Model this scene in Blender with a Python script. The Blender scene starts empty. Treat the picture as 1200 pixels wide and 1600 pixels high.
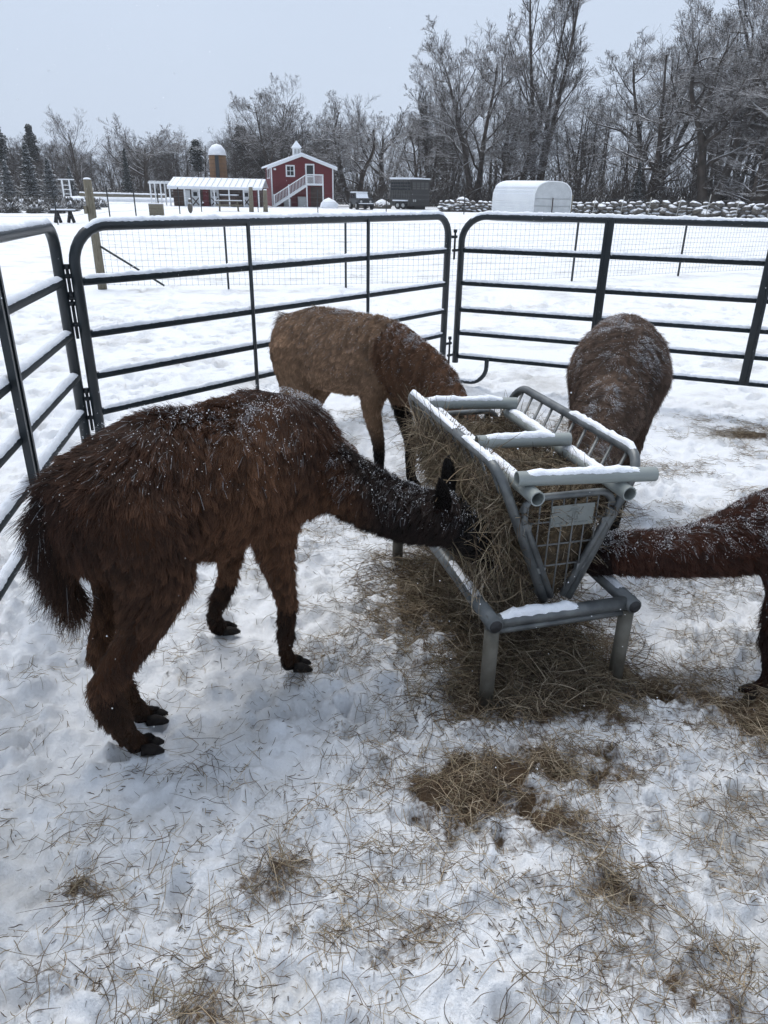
import bpy, bmesh, math, random
import numpy as np
from mathutils import Vector, Matrix
from mathutils.kdtree import KDTree

scene = bpy.context.scene
COL = scene.collection

# ------------------------------------------------------------------ camera
PITCH, ROLL, CAM_H = math.radians(24.15), math.radians(0.9), 1.65
_F = Vector((0, math.cos(PITCH), -math.sin(PITCH)))
_X = Vector((1, 0, 0))
_U = Vector((0, math.sin(PITCH), math.cos(PITCH)))
_R = _X * math.cos(ROLL) + _U * math.sin(ROLL)
_V = -_X * math.sin(ROLL) + _U * math.cos(ROLL)
cam_data = bpy.data.cameras.new('camera')
cam_data.sensor_fit = 'VERTICAL'
cam_data.sensor_height = 24.0
cam_data.lens = 24.0 * 1120.0 / 1600.0
cam_data.clip_start = 0.05
cam_data.clip_end = 2000.0
cam = bpy.data.objects.new('camera', cam_data)
COL.objects.link(cam)
cam.matrix_world = Matrix(((_R.x, _V.x, -_F.x, 0), (_R.y, _V.y, -_F.y, 0), (_R.z, _V.z, -_F.z, CAM_H), (0, 0, 0, 1)))
scene.camera = cam

# ------------------------------------------------------------------ sky: even snow cloud over a Nishita daylight sky
SUN_EL, SUN_ROT = math.radians(66), math.radians(-30)
world = bpy.data.worlds.new('World')
scene.world = world
world.use_nodes = True
wn = world.node_tree
for n in list(wn.nodes):
    wn.nodes.remove(n)
w_out = wn.nodes.new('ShaderNodeOutputWorld')
w_bg = wn.nodes.new('ShaderNodeBackground')
w_bg.inputs['Strength'].default_value = 0.069
w_sky = wn.nodes.new('ShaderNodeTexSky')
w_sky.sky_type = 'NISHITA'
w_sky.sun_disc = False
w_sky.sun_elevation = SUN_EL
w_sky.sun_rotation = SUN_ROT
w_sky.air_density = 1.0
w_sky.dust_density = 4.0
w_noise = wn.nodes.new('ShaderNodeTexNoise')
w_noise.inputs['Scale'].default_value = 1.6
w_noise.inputs['Detail'].default_value = 4
w_ramp = wn.nodes.new('ShaderNodeValToRGB')
w_ramp.color_ramp.elements[0].position = 0.3
w_ramp.color_ramp.elements[0].color = (5.2, 6.05, 7.4, 1)
w_ramp.color_ramp.elements[1].position = 0.75
w_ramp.color_ramp.elements[1].color = (5.7, 6.55, 7.9, 1)
w_mix = wn.nodes.new('ShaderNodeMixRGB')
w_mix.inputs[0].default_value = 0.94
wn.links.new(w_noise.outputs['Fac'], w_ramp.inputs[0])
wn.links.new(w_sky.outputs[0], w_mix.inputs[1])
wn.links.new(w_ramp.outputs[0], w_mix.inputs[2])
wn.links.new(w_mix.outputs[0], w_bg.inputs['Color'])
wn.links.new(w_bg.outputs[0], w_out.inputs[0])

sun_data = bpy.data.lights.new('sun', 'SUN')
sun_data.energy = 1.5
sun_data.angle = math.radians(40)
sun_data.color = (1.0, 0.97, 0.93)
sun = bpy.data.objects.new('sun', sun_data)
COL.objects.link(sun)
_sd = Vector((math.cos(SUN_EL) * math.sin(SUN_ROT), math.cos(SUN_EL) * math.cos(SUN_ROT), math.sin(SUN_EL)))
sun.rotation_euler = _sd.to_track_quat('Z', 'Y').to_euler()

vs = scene.view_settings
vs.view_transform = 'Standard'
vs.look = 'None'
vs.exposure = 0.78
vs.gamma = 1.0
vs.use_curve_mapping = False
scene.render.engine = 'CYCLES'
scene.cycles.max_bounces = 4
scene.cycles.diffuse_bounces = 2
scene.cycles.adaptive_threshold = 0.03
scene.cycles.transparent_max_bounces = 8
scene.cycles_curves.shape = 'RIBBONS'
scene.cycles_curves.subdivisions = 1

# ------------------------------------------------------------------ helpers
RNG = np.random.default_rng(7)
random.seed(7)
BASE = {}

def tag(o, label=None, cat=None, group=None, kind=None):
    if label: o['label'] = label
    if cat: o['category'] = cat
    if group: o['group'] = group
    if kind: o['kind'] = kind
    return o

def thing(name, label, cat, loc=(0, 0, 0), group=None, kind=None):
    o = bpy.data.objects.new(name, None)
    o.empty_display_size = 0.2
    COL.objects.link(o)
    o.location = loc
    BASE[o.name] = np.array(loc, float)
    return tag(o, label, cat, group, kind)

def mesh_data(name, V, F, mat=None, smooth=True):
    V = np.asarray(V, dtype=np.float32)
    me = bpy.data.meshes.new(name)
    if isinstance(F, np.ndarray):
        nf, k = F.shape
        me.vertices.add(len(V)); me.vertices.foreach_set('co', V.ravel())
        me.loops.add(nf * k); me.loops.foreach_set('vertex_index', F.astype(np.int32).ravel())
        me.polygons.add(nf)
        me.polygons.foreach_set('loop_start', np.arange(0, nf * k, k, dtype=np.int32))
        me.update(calc_edges=True)
    else:
        me.from_pydata([tuple(v) for v in V], [], F)
        me.update()
    if smooth:
        me.polygons.foreach_set('use_smooth', np.ones(len(me.polygons), dtype=bool))
    if mat:
        me.materials.append(mat)
    me.validate()
    return me

def mk(name, V, F, mat, parent=None, smooth=True, loc=None):
    """link a mesh given in world coordinates; with a parent it is stored relative to the parent's root"""
    off = BASE[parent.name] if parent else (np.array(loc, float) if loc is not None else np.zeros(3))
    me = mesh_data(name, np.asarray(V, float) - off, F, mat, smooth)
    o = bpy.data.objects.new(name, me)
    COL.objects.link(o)
    if parent:
        o.parent = parent
        BASE[o.name] = BASE[parent.name]
    else:
        o.location = off
        BASE[o.name] = np.array(off, float)
    return o

class MB:
    """collects shapes in world coordinates"""
    def __init__(s): s.V = []; s.F = []; s.n = 0
    def add(s, V, F):
        V = np.asarray(V, float)
        s.V.append(V)
        s.F += [tuple(int(i) + s.n for i in f) for f in F]
        s.n += len(V)
        return s
    def box(s, c, size, rz=0.0, rx=0.0, ry=0.0):
        x, y, z = np.array(size, float) / 2
        P = np.array([(-x,-y,-z),(x,-y,-z),(x,y,-z),(-x,y,-z),(-x,-y,z),(x,-y,z),(x,y,z),(-x,y,z)])
        M = np.array((Matrix.Rotation(rz, 3, 'Z') @ Matrix.Rotation(ry, 3, 'Y') @ Matrix.Rotation(rx, 3, 'X')))
        P = P @ M.T + np.array(c, float)
        return s.add(P, [(0,3,2,1),(4,5,6,7),(0,1,5,4),(1,2,6,5),(2,3,7,6),(3,0,4,7)])
    def tube(s, pts, r, k=10, cap=True, flat=None):
        V, F = tube(pts, r, k, cap, flat)
        return s.add(V, F)
    def build(s, name, mat, parent=None, smooth=False, loc=None):
        return mk(name, np.concatenate(s.V), s.F, mat, parent, smooth, loc)

def tube(pts, r, k=10, cap=True, flat=None):
    """swept tube; r a number or one per point; flat = (side scale, up scale)"""
    P = np.asarray(pts, float)
    n = len(P)
    R = np.full(n, r) if np.isscalar(r) else np.asarray(r, float)
    T = np.gradient(P, axis=0) if n > 2 else np.repeat((P[1] - P[0])[None], 2, 0)
    T /= np.linalg.norm(T, axis=1)[:, None] + 1e-12
    ref = np.array([0, 0, 1.0])
    if abs(T[:, 2]).max() > 0.95 and abs(T[:, 2]).min() > 0.6: ref = np.array([0, 1.0, 0])
    S = np.cross(T, ref)
    ln = np.linalg.norm(S, axis=1)
    if ln.min() < 0.05:
        A = np.zeros_like(S)
        nrm = np.cross(P[1] - P[0], P[-1] - P[0])
        if np.linalg.norm(nrm) < 1e-6: nrm = np.cross(T[0], (0.3, 0.9, 0.1))
        S = np.repeat((nrm / np.linalg.norm(nrm))[None], n, 0)
        S -= (S * T).sum(1)[:, None] * T
        ln = np.linalg.norm(S, axis=1)
    S /= ln[:, None]
    N = np.cross(S, T)
    a = np.arange(k) * 2 * math.pi / k
    fs, fu = flat if flat else (1, 1)
    V = P[:, None] + R[:, None, None] * (np.cos(a)[None, :, None] * S[:, None] * fs + np.sin(a)[None, :, None] * N[:, None] * fu)
    F = []
    for i in range(n - 1):
        for j in range(k):
            j2 = (j + 1) % k
            F.append((i * k + j, i * k + j2, (i + 1) * k + j2, (i + 1) * k + j))
    if cap:
        F.append(tuple(range(k - 1, -1, -1)))
        F.append(tuple((n - 1) * k + j for j in range(k)))
    return V.reshape(-1, 3), F

def tubes(P, R, k=3):
    """many polylines at once: P [B,S,3], R [B,S] -> verts, quads"""
    B, S_, _ = P.shape
    T = np.gradient(P, axis=1)
    T /= np.linalg.norm(T, axis=2, keepdims=True) + 1e-12
    ref = np.where(np.abs(T[:, :, 2:3]) > 0.9, np.array([1.0, 0.2, 0]), np.array([0, 0, 1.0]))
    ref = np.repeat(ref[:, :1], S_, 1)
    S = np.cross(T, ref); S /= np.linalg.norm(S, axis=2, keepdims=True) + 1e-9
    N = np.cross(S, T)
    a = np.arange(k) * 2 * math.pi / k + math.pi / 2
    V = P[:, :, None] + R[:, :, None, None] * (np.cos(a)[None, None, :, None] * S[:, :, None] + np.sin(a)[None, None, :, None] * N[:, :, None])
    b = np.arange(B)[:, None, None] * (S_ * k)
    i = np.arange(S_ - 1)[None, :, None] * k
    j = np.arange(k)[None, None, :]
    j2 = (j + 1) % k
    Q = np.stack([b + i + j, b + i + j2, b + i + k + j2, b + i + k + j], -1).reshape(-1, 4)
    return V.reshape(-1, 3), Q

def arc_corner(a, b, c, rad, n=6):
    """points rounding corner b between a and c"""
    a, b, c = (np.array(q, float) for q in (a, b, c))
    d1 = (a - b) / np.linalg.norm(a - b); d2 = (c - b) / np.linalg.norm(c - b)
    ang = math.acos(np.clip(d1 @ d2, -1, 1))
    t = rad / math.tan(ang / 2)
    s, e = b + d1 * t, b + d2 * t
    cen = b + (d1 + d2) / np.linalg.norm(d1 + d2) * rad / math.sin(ang / 2)
    out = []
    for i in range(n + 1):
        f = i / n
        q = s * (1 - f) + e * f - cen
        out.append(cen + q / np.linalg.norm(q) * rad)
    return out

def rounded(path, rads, n=6):
    out = [np.array(path[0], float)]
    for i in range(1, len(path) - 1):
        out += arc_corner(path[i - 1], path[i], path[i + 1], rads[i - 1] if not np.isscalar(rads) else rads, n)
    out.append(np.array(path[-1], float))
    return out

def resample(pts, step):
    P = np.asarray(pts, float)
    d = np.r_[0, np.cumsum(np.linalg.norm(np.diff(P, axis=0), axis=1))]
    n = max(2, int(d[-1] / step) + 1)
    t = np.linspace(0, d[-1], n)
    return np.stack([np.interp(t, d, P[:, k]) for k in range(3)], 1)

# ---- numpy noise
_perm = np.random.default_rng(3).random((256, 256))
def vnoise(x, y):
    xi = np.floor(x).astype(int); yi = np.floor(y).astype(int)
    fx = x - xi; fy = y - yi
    fx = fx * fx * (3 - 2 * fx); fy = fy * fy * (3 - 2 * fy)
    g = lambda a, b: _perm[a & 255, b & 255]
    return (g(xi, yi) * (1 - fx) + g(xi + 1, yi) * fx) * (1 - fy) + (g(xi, yi + 1) * (1 - fx) + g(xi + 1, yi + 1) * fx) * fy
def fbm(x, y, o=4):
    s = 0; a = 0.5; t = 0
    for i in range(o):
        s = s + a * vnoise(x * 2 ** i + 17.3 * i, y * 2 ** i + 9.1 * i); t += a; a *= 0.5
    return s / t
def vnoise3(p):
    x, y, z = p[:, 0], p[:, 1], p[:, 2]
    return (vnoise(x + 31.7 * np.floor(z), y) * (1 - (z - np.floor(z))) + vnoise(x + 31.7 * (np.floor(z) + 1), y) * (z - np.floor(z)))

# ---- materials
def new_mat(name):
    m = bpy.data.materials.new(name)
    m.use_nodes = True
    nt = m.node_tree
    return m, nt, nt.nodes['Principled BSDF']

def nd(nt, t, **kw):
    n = nt.nodes.new(t)
    for k, v in kw.items():
        if k in n.inputs.keys(): n.inputs[k].default_value = v
        else: setattr(n, k, v)
    return n

def mat(name, col, rough=0.6, col2=None, scale=8.0, metal=0.0, bump=0.0, bscale=60.0, detail=5.0, lo=0.35, hi=0.65, stretch=None, spec=0.5):
    m, nt, b = new_mat(name)
    b.inputs['Base Color'].default_value = (*col, 1)
    b.inputs['Roughness'].default_value = rough
    b.inputs['Metallic'].default_value = metal
    b.inputs['Specular IOR Level'].default_value = spec
    tc = nd(nt, 'ShaderNodeTexCoord')
    src = tc.outputs['Object']
    if stretch:
        mp = nd(nt, 'ShaderNodeMapping'); mp.inputs['Scale'].default_value = stretch
        nt.links.new(src, mp.inputs[0]); src = mp.outputs[0]
    if col2:
        n = nd(nt, 'ShaderNodeTexNoise', Scale=scale, Detail=detail)
        r = nd(nt, 'ShaderNodeValToRGB')
        r.color_ramp.elements[0].position = lo; r.color_ramp.elements[0].color = (*col, 1)
        r.color_ramp.elements[1].position = hi; r.color_ramp.elements[1].color = (*col2, 1)
        nt.links.new(src, n.inputs['Vector']); nt.links.new(n.outputs['Fac'], r.inputs[0])
        nt.links.new(r.outputs[0], b.inputs['Base Color'])
    if bump:
        n2 = nd(nt, 'ShaderNodeTexNoise', Scale=bscale, Detail=4.0)
        bp = nd(nt, 'ShaderNodeBump', Strength=bump, Distance=0.01)
        nt.links.new(src, n2.inputs['Vector']); nt.links.new(n2.outputs['Fac'], bp.inputs['Height'])
        nt.links.new(bp.outputs[0], b.inputs['Normal'])
    return m

def snowy(name, col, col2, cover=0.45, soft=0.25, scale=6.0, rough=0.8, snow=(0.80, 0.83, 0.88), nscale=3.0):
    """a surface with lying snow on faces that look up"""
    m, nt, b = new_mat(name)
    b.inputs['Roughness'].default_value = rough
    b.inputs['Specular IOR Level'].default_value = 0.2
    tc = nd(nt, 'ShaderNodeTexCoord')
    n = nd(nt, 'ShaderNodeTexNoise', Scale=scale, Detail=5.0)
    r = nd(nt, 'ShaderNodeValToRGB')
    r.color_ramp.elements[0].position = 0.35; r.color_ramp.elements[0].color = (*col, 1)
    r.color_ramp.elements[1].position = 0.65; r.color_ramp.elements[1].color = (*col2, 1)
    g = nd(nt, 'ShaderNodeNewGeometry')
    sp = nd(nt, 'ShaderNodeSeparateXYZ')
    n2 = nd(nt, 'ShaderNodeTexNoise', Scale=nscale, Detail=3.0)
    ad = nd(nt, 'ShaderNodeMath', operation='MULTIPLY_ADD')
    ad.inputs[1].default_value = 0.9; 
    mr = nd(nt, 'ShaderNodeMapRange')
    mr.inputs['From Min'].default_value = cover + 0.45 - soft / 2; mr.inputs['From Max'].default_value = cover + 0.45 + soft / 2
    mx = nd(nt, 'ShaderNodeMixRGB'); mx.inputs[2].default_value = (*snow, 1)
    L = nt.links.new
    L(tc.outputs['Object'], n.inputs['Vector']); L(tc.outputs['Object'], n2.inputs['Vector'])
    L(n.outputs['Fac'], r.inputs[0]); L(g.outputs['Normal'], sp.inputs[0])
    L(n2.outputs['Fac'], ad.inputs[0]); L(sp.outputs['Z'], ad.inputs[2])
    L(ad.outputs[0], mr.inputs['Value']); L(mr.outputs[0], mx.inputs[0]); L(r.outputs[0], mx.inputs[1])
    L(mx.outputs[0], b.inputs['Base Color'])
    return m

def strand_mat(name, rough=0.7, spec=0.25, tip=1.0):
    """strands coloured by their own colour attribute"""
    m, nt, b = new_mat(name)
    at = nd(nt, 'ShaderNodeAttribute', attribute_name='col')
    b.inputs['Roughness'].default_value = rough
    b.inputs['Specular IOR Level'].default_value = spec
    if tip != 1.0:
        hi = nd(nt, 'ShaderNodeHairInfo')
        mr = nd(nt, 'ShaderNodeMapRange'); mr.inputs['To Min'].default_value = 0.45; mr.inputs['To Max'].default_value = tip  # self-shadowing put into the colour: dark roots, bright tips
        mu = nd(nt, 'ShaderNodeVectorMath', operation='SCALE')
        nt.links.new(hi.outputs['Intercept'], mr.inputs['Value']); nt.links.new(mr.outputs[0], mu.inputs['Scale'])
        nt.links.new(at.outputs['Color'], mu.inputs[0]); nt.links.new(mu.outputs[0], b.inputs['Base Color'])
    else:
        nt.links.new(at.outputs['Color'], b.inputs['Base Color'])
    return m

def strands(name, P, R, C, material, parent=None, loc=None):
    """hair curves: P [N,S,3] world, R [N,S] radius, C [N,3] colour"""
    N, S, _ = P.shape
    off = BASE[parent.name] if parent else (np.array(loc, float) if loc is not None else np.zeros(3))
    cu = bpy.data.hair_curves.new(name)
    cu.add_curves([S] * N)
    cu.attributes['position'].data.foreach_set('vector', (P - off).astype(np.float32).ravel())
    ra = cu.attributes.get('radius') or cu.attributes.new('radius', 'FLOAT', 'POINT')
    ra.data.foreach_set('value', R.astype(np.float32).ravel())
    ca = cu.attributes.new('col', 'FLOAT_COLOR', 'CURVE')
    ca.data.foreach_set('color', np.c_[C, np.ones(N)].astype(np.float32).ravel())
    cu.materials.append(material)
    o = bpy.data.objects.new(name, cu)
    COL.objects.link(o)
    if parent:
        o.parent = parent; BASE[o.name] = BASE[parent.name]
    else:
        o.location = off; BASE[o.name] = off
    return o

def flakes(pos, size, rng):
    """tiny snow crystals / crumbs as tetrahedra"""
    t = np.array([(1,1,1),(1,-1,-1),(-1,1,-1),(-1,-1,1)]) / 1.7
    n = len(pos)
    q = rng.normal(size=(n, 4)); q /= np.linalg.norm(q, axis=1)[:, None]
    w, x, y, z = q.T
    M = np.stack([np.stack([1-2*(y*y+z*z), 2*(x*y-z*w), 2*(x*z+y*w)], -1), np.stack([2*(x*y+z*w), 1-2*(x*x+z*z), 2*(y*z-x*w)], -1), np.stack([2*(x*z-y*w), 2*(y*z+x*w), 1-2*(x*x+y*y)], -1)], 1)
    V = pos[:, None] + np.einsum('nij,kj->nki', M, t) * np.asarray(size).reshape(-1, 1, 1)
    b = np.arange(n)[:, None, None] * 4
    F = (b + np.array([(0,1,2),(0,3,1),(0,2,3),(1,3,2)])[None]).reshape(-1, 3)
    return V.reshape(-1, 3), F

M_SNOW = mat('snow', (0.80, 0.83, 0.88), 0.75, (0.86, 0.88, 0.92), 30, bump=0.5, bscale=160, spec=0.2)
# ------------------------------------------------------------------ ground: one snow sheet, dense in the pen
FEED_O = np.array([0.367, 2.046, 0.0]); FEED_A = math.radians(15.573); FEED_W = 0.5227
FU = np.array([math.cos(FEED_A), math.sin(FEED_A), 0]); FV = np.array([-math.sin(FEED_A), math.cos(FEED_A), 0])
def FW(u, v, z):
    return FEED_O + FU * (u + FEED_W / 2) + FV * v + np.array([0, 0, z])

def blob(x, y, cx, cy, rx, ry, a=0.0):
    dx, dy = x - cx, y - cy
    ca, sa = math.cos(a), math.sin(a)
    return np.exp(-(((dx * ca + dy * sa) / rx) ** 2 + ((-dx * sa + dy * ca) / ry) ** 2))

def litter(x, y):
    """how much hay litter lies on the snow, 0..1"""
    s = 0.85 * blob(x, y, 0.45, 2.62, 0.31, 0.62, FEED_A)
    s = s + 0.45 * blob(x, y, 0.13, 2.62, 0.22, 0.42, FEED_A) + 0.62 * blob(x, y, 0.60, 2.12, 0.34, 0.17, 0.25)
    s = s + 0.65 * blob(x, y, 1.12, 2.12, 0.30, 0.10, -0.5) + 0.75 * blob(x, y, 1.38, 1.90, 0.30, 0.15, -0.6)
    s = s + 0.46 * blob(x, y, 0.21, 1.67, 0.15, 0.11) + 0.42 * blob(x, y, 0.56, 1.72, 0.18, 0.07) + 0.30 * blob(x, y, 0.32, 1.52, 0.20, 0.08) + 0.30 * blob(x, y, 0.40, 1.62, 0.3, 0.16)
    s = s + 0.24 * blob(x, y, -0.25, 1.30, 0.14, 0.07) + 0.26 * blob(x, y, 0.62, 1.30, 0.22, 0.10) + 0.28 * blob(x, y, 0.70, 1.04, 0.12, 0.08)
    s = s + 0.55 * blob(x, y, -0.77, 1.27, 0.06, 0.035) + 0.42 * blob(x, y, -0.69, 1.05, 0.13, 0.07) + 0.42 * blob(x, y, -0.36, 0.97, 0.12, 0.06) + 0.24 * blob(x, y, -0.24, 1.31, 0.12, 0.06) + 0.22 * blob(x, y, -0.02, 1.18, 0.12, 0.08)
    s = s + 1.0 * blob(x, y, 2.80, 5.2, 0.26, 0.13) + 0.18 * blob(x, y, 1.7, 3.3, 0.6, 0.5) + 0.16 * blob(x, y, 0.1, 3.6, 0.5, 0.5)
    s = s + 0.31 * blob(x, y, 0.5, 1.45, 1.0, 0.9) + 0.10 * blob(x, y, -0.5, 1.2, 0.6, 0.5)
    s = s * (0.45 + 1.1 * fbm(x * 8 + 3, y * 8 + 5, 3))
    return s

_g = np.random.default_rng(11)
YOFF = 1.2                                  # rows fan out from a point behind the viewer so cells stay fine near and coarse far
yp = [0.3]
while yp[-1] < 800: yp.append(yp[-1] * (1.04 if yp[-1] < 1.65 else 1.0042 if yp[-1] < 13 else 1.02))
yp = np.array(yp); gy = yp - YOFF
tt_ = list(np.arange(-0.58, 0.5801, 0.0035)); st_ = 0.0035
while tt_[-1] < 40: st_ *= 1.16; tt_.append(tt_[-1] + st_)
st_ = 0.0035
while tt_[0] > -40: st_ *= 1.16; tt_.insert(0, tt_[0] - st_)
gt = np.array(tt_)
GX = yp[:, None] * gt[None]; GY = np.repeat(gy[:, None], len(gt), 1)
def win(sx, sy, ext):
    j0, j1 = np.searchsorted(gy, (sy - ext, sy + ext)); y_ = sy + YOFF
    i0, i1 = np.searchsorted(gt, ((sx - ext) / y_ - 0.02, (sx + ext) / y_ + 0.02))
    return i0, i1, j0, j1

def base_h(x, y):
    d = np.hypot(x, y - 2)
    pen = np.clip(1 - (d - 3.5) / 3, 0, 1)
    h = 0.05 * (fbm(x * 0.5, y * 0.5, 3) - 0.5)
    h = h + (0.028 + 0.02 * pen) * (fbm(x * 3.1 + 5, y * 3.1, 3) - 0.5)
    tex = fbm(x * 14 + 2, y * 14, 3)
    rid = np.abs(fbm(x * 9 + 21, y * 9 + 3, 4) - 0.5) * 2
    soft = np.clip(fbm(x * 1.3 + 9, y * 1.3, 3) * 2.4 - 0.45, 0.45, 1.3) * 1.4
    h = h + pen * soft * (0.036 * (tex - 0.5) + 0.055 * (0.25 - rid) + 0.034 * (fbm(x * 30, y * 30 + 8, 3) - 0.5))
    left = np.clip((-0.55 - x) / 0.5, 0, 1) * np.clip((3.2 - y) / 1, 0, 1)
    h = h + 0.045 * left * np.clip(fbm(x * 5.5 + 40, y * 5.5, 3) - 0.42, 0, 1) * 2
    return h
H_ = base_h(GX, GY)
# trodden prints in the snow
stamps = []
for i in range(300): stamps.append((_g.uniform(-1.6, 2.2), _g.uniform(0.7, 4.6), _g.uniform(0.025, 0.05), _g.uniform(0.018, 0.042)))
for i in range(520): stamps.append((_g.uniform(-3.4, 3.8), _g.uniform(3.6, 7.6), _g.uniform(0.045, 0.075), _g.uniform(0.02, 0.05)))
for lane in range(26):
    x, y = _g.uniform(-9, 9), _g.uniform(6, 11); a = _g.uniform(0.2, 2.9)
    for k in range(int(_g.integers(10, 40))):
        x += 0.42 * math.cos(a) + _g.normal(0, 0.09); y += 0.42 * math.sin(a) + _g.normal(0, 0.09); a += _g.normal(0, 0.12)
        stamps.append((x, y, _g.uniform(0.07, 0.12), _g.uniform(0.04, 0.08)))
for i in range(420): stamps.append((_g.uniform(-6, -1.6), _g.uniform(4.5, 11), _g.uniform(0.06, 0.11), _g.uniform(0.03, 0.07)))
for (sx, sy, sr, sd_) in stamps:
    i0, i1, j0, j1 = win(sx, sy, 3 * sr)
    if i1 - i0 < 2 or j1 - j0 < 2: continue
    dx = GX[j0:j1, i0:i1] - sx; dy = GY[j0:j1, i0:i1] - sy
    an = (sx * 53.1 + sy * 17.7) % 3.14
    q = np.sqrt((dx * math.cos(an) + dy * math.sin(an)) ** 2 + ((-dx * math.sin(an) + dy * math.cos(an)) * 1.5) ** 2) / sr
    H_[j0:j1, i0:i1] += -sd_ * np.exp(-q ** 4) + 0.35 * sd_ * np.exp(-((q - 1.35) / 0.35) ** 2)
# crumbs and lumps of kicked up snow
for i in range(4200):
    sx, sy = _g.uniform(-1.7, 2.0), _g.uniform(0.65, 3.6)
    w = 1.0 if sx < -0.3 else 0.45
    if _g.random() > w: continue
    sr, sd_ = _g.uniform(0.008, 0.034), 0
    sd_ = sr * _g.uniform(0.3, 0.8)
    i0, i1, j0, j1 = win(sx, sy, 2.5 * sr)
    dx = GX[j0:j1, i0:i1] - sx; dy = GY[j0:j1, i0:i1] - sy
    H_[j0:j1, i0:i1] += sd_ * np.exp(-((dx * dx + dy * dy) / sr ** 2) ** 1.5)
LIT = np.clip(litter(GX, GY), 0, 1.4)
H_ += 0.02 * np.clip(LIT, 0, 1)
GV = np.stack([GX, GY, H_ - 0.012], -1).reshape(-1, 3)
ny, nx = GX.shape
idx = np.arange(ny * nx).reshape(ny, nx)
GF = np.stack([idx[:-1, :-1], idx[:-1, 1:], idx[1:, 1:], idx[1:, :-1]], -1).reshape(-1, 4)

def gz(x, y):
    x = np.asarray(x, float); y = np.asarray(y, float)
    i = np.clip(np.searchsorted(gt, x / np.maximum(y + YOFF, 0.05)), 1, nx - 1); j = np.clip(np.searchsorted(gy, y), 1, ny - 1)
    return H_[j, i] - 0.012

def ground_mat():
    m, nt, b = new_mat('snow_ground')
    L = nt.links.new
    tc = nd(nt, 'ShaderNodeTexCoord')
    at = nd(nt, 'ShaderNodeAttribute', attribute_name='litter')
    n1 = nd(nt, 'ShaderNodeTexNoise', Scale=7.0, Detail=8.0, Roughness=0.68)
    n2 = nd(nt, 'ShaderNodeTexNoise', Scale=60.0, Detail=5.0, Roughness=0.7)
    n3 = nd(nt, 'ShaderNodeTexNoise', Scale=1.1, Detail=9.0, Roughness=0.72)
    for n in (n1, n2, n3): L(tc.outputs['Object'], n.inputs['Vector'])
    # soil and mashed hay where the litter is thick
    a1 = nd(nt, 'ShaderNodeMath', operation='MULTIPLY_ADD'); a1.inputs[1].default_value = 1.9; a1.inputs[2].default_value = -0.95
    L(n1.outputs['Fac'], a1.inputs[0])
    a2 = nd(nt, 'ShaderNodeMath', operation='MULTIPLY_ADD'); a2.inputs[1].default_value = 0.9; a2.inputs[2].default_value = -0.45
    L(n2.outputs['Fac'], a2.inputs[0])
    s1 = nd(nt, 'ShaderNodeMath', operation='ADD'); L(a1.outputs[0], s1.inputs[0]); L(a2.outputs[0], s1.inputs[1])
    s2 = nd(nt, 'ShaderNodeMath', operation='ADD'); L(s1.outputs[0], s2.inputs[0]); L(at.outputs['Fac'], s2.inputs[1])
    mr = nd(nt, 'ShaderNodeMapRange'); mr.inputs['From Min'].default_value = 0.42; mr.inputs['From Max'].default_value = 0.78
    L(s2.outputs[0], mr.inputs['Value'])
    soil = nd(nt, 'ShaderNodeValToRGB')
    soil.color_ramp.elements[0].position = 0.3; soil.color_ramp.elements[0].color = (0.040, 0.025, 0.015, 1)
    soil.color_ramp.elements[1].position = 0.7; soil.color_ramp.elements[1].color = (0.125, 0.085, 0.052, 1)
    L(n2.outputs['Fac'], soil.inputs[0])
    # grey stubble showing through thin snow
    st = nd(nt, 'ShaderNodeValToRGB')
    st.color_ramp.elements[0].position = 0.33; st.color_ramp.elements[0].color = (0.53, 0.53, 0.525, 1)
    st.color_ramp.elements[1].position = 0.49; st.color_ramp.elements[1].color = (0.79, 0.81, 0.84, 1)
    L(n3.outputs['Fac'], st.inputs[0])
    mx = nd(nt, 'ShaderNodeMixRGB'); L(mr.outputs[0], mx.inputs[0]); L(st.outputs[0], mx.inputs[1]); L(soil.outputs[0], mx.inputs[2])
    L(mx.outputs[0], b.inputs['Base Color'])
    b.inputs['Roughness'].default_value = 0.75
    b.inputs['Specular IOR Level'].default_value = 0.2
    bp = nd(nt, 'ShaderNodeBump', Strength=0.8, Distance=0.014)
    n4 = nd(nt, 'ShaderNodeTexNoise', Scale=85.0, Detail=6.0, Roughness=0.7); L(tc.outputs['Object'], n4.inputs['Vector'])
    L(n4.outputs['Fac'], bp.inputs['Height']); L(bp.outputs[0], b.inputs['Normal'])
    return m
ground = mk('ground', GV, GF, ground_mat())
ground['kind'] = 'structure'
la = ground.data.attributes.new('litter', 'FLOAT', 'POINT')
la.data.foreach_set('value', LIT.astype(np.float32).ravel())

# ------------------------------------------------------------------ corral panels and gate
M_GREEN = mat('dark_green_paint', (0.008, 0.013, 0.017), 0.36, (0.013, 0.020, 0.025), 5, bump=0.08, bscale=90)
M_FROST = snowy('dark_green_paint_frosted', (0.008, 0.013, 0.016), (0.014, 0.021, 0.025), 0.92, 0.5, 40, 0.5, nscale=120)
M_STEEL = mat('dark_hinge_steel', (0.02, 0.024, 0.028), 0.5, metal=0.4)

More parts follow.
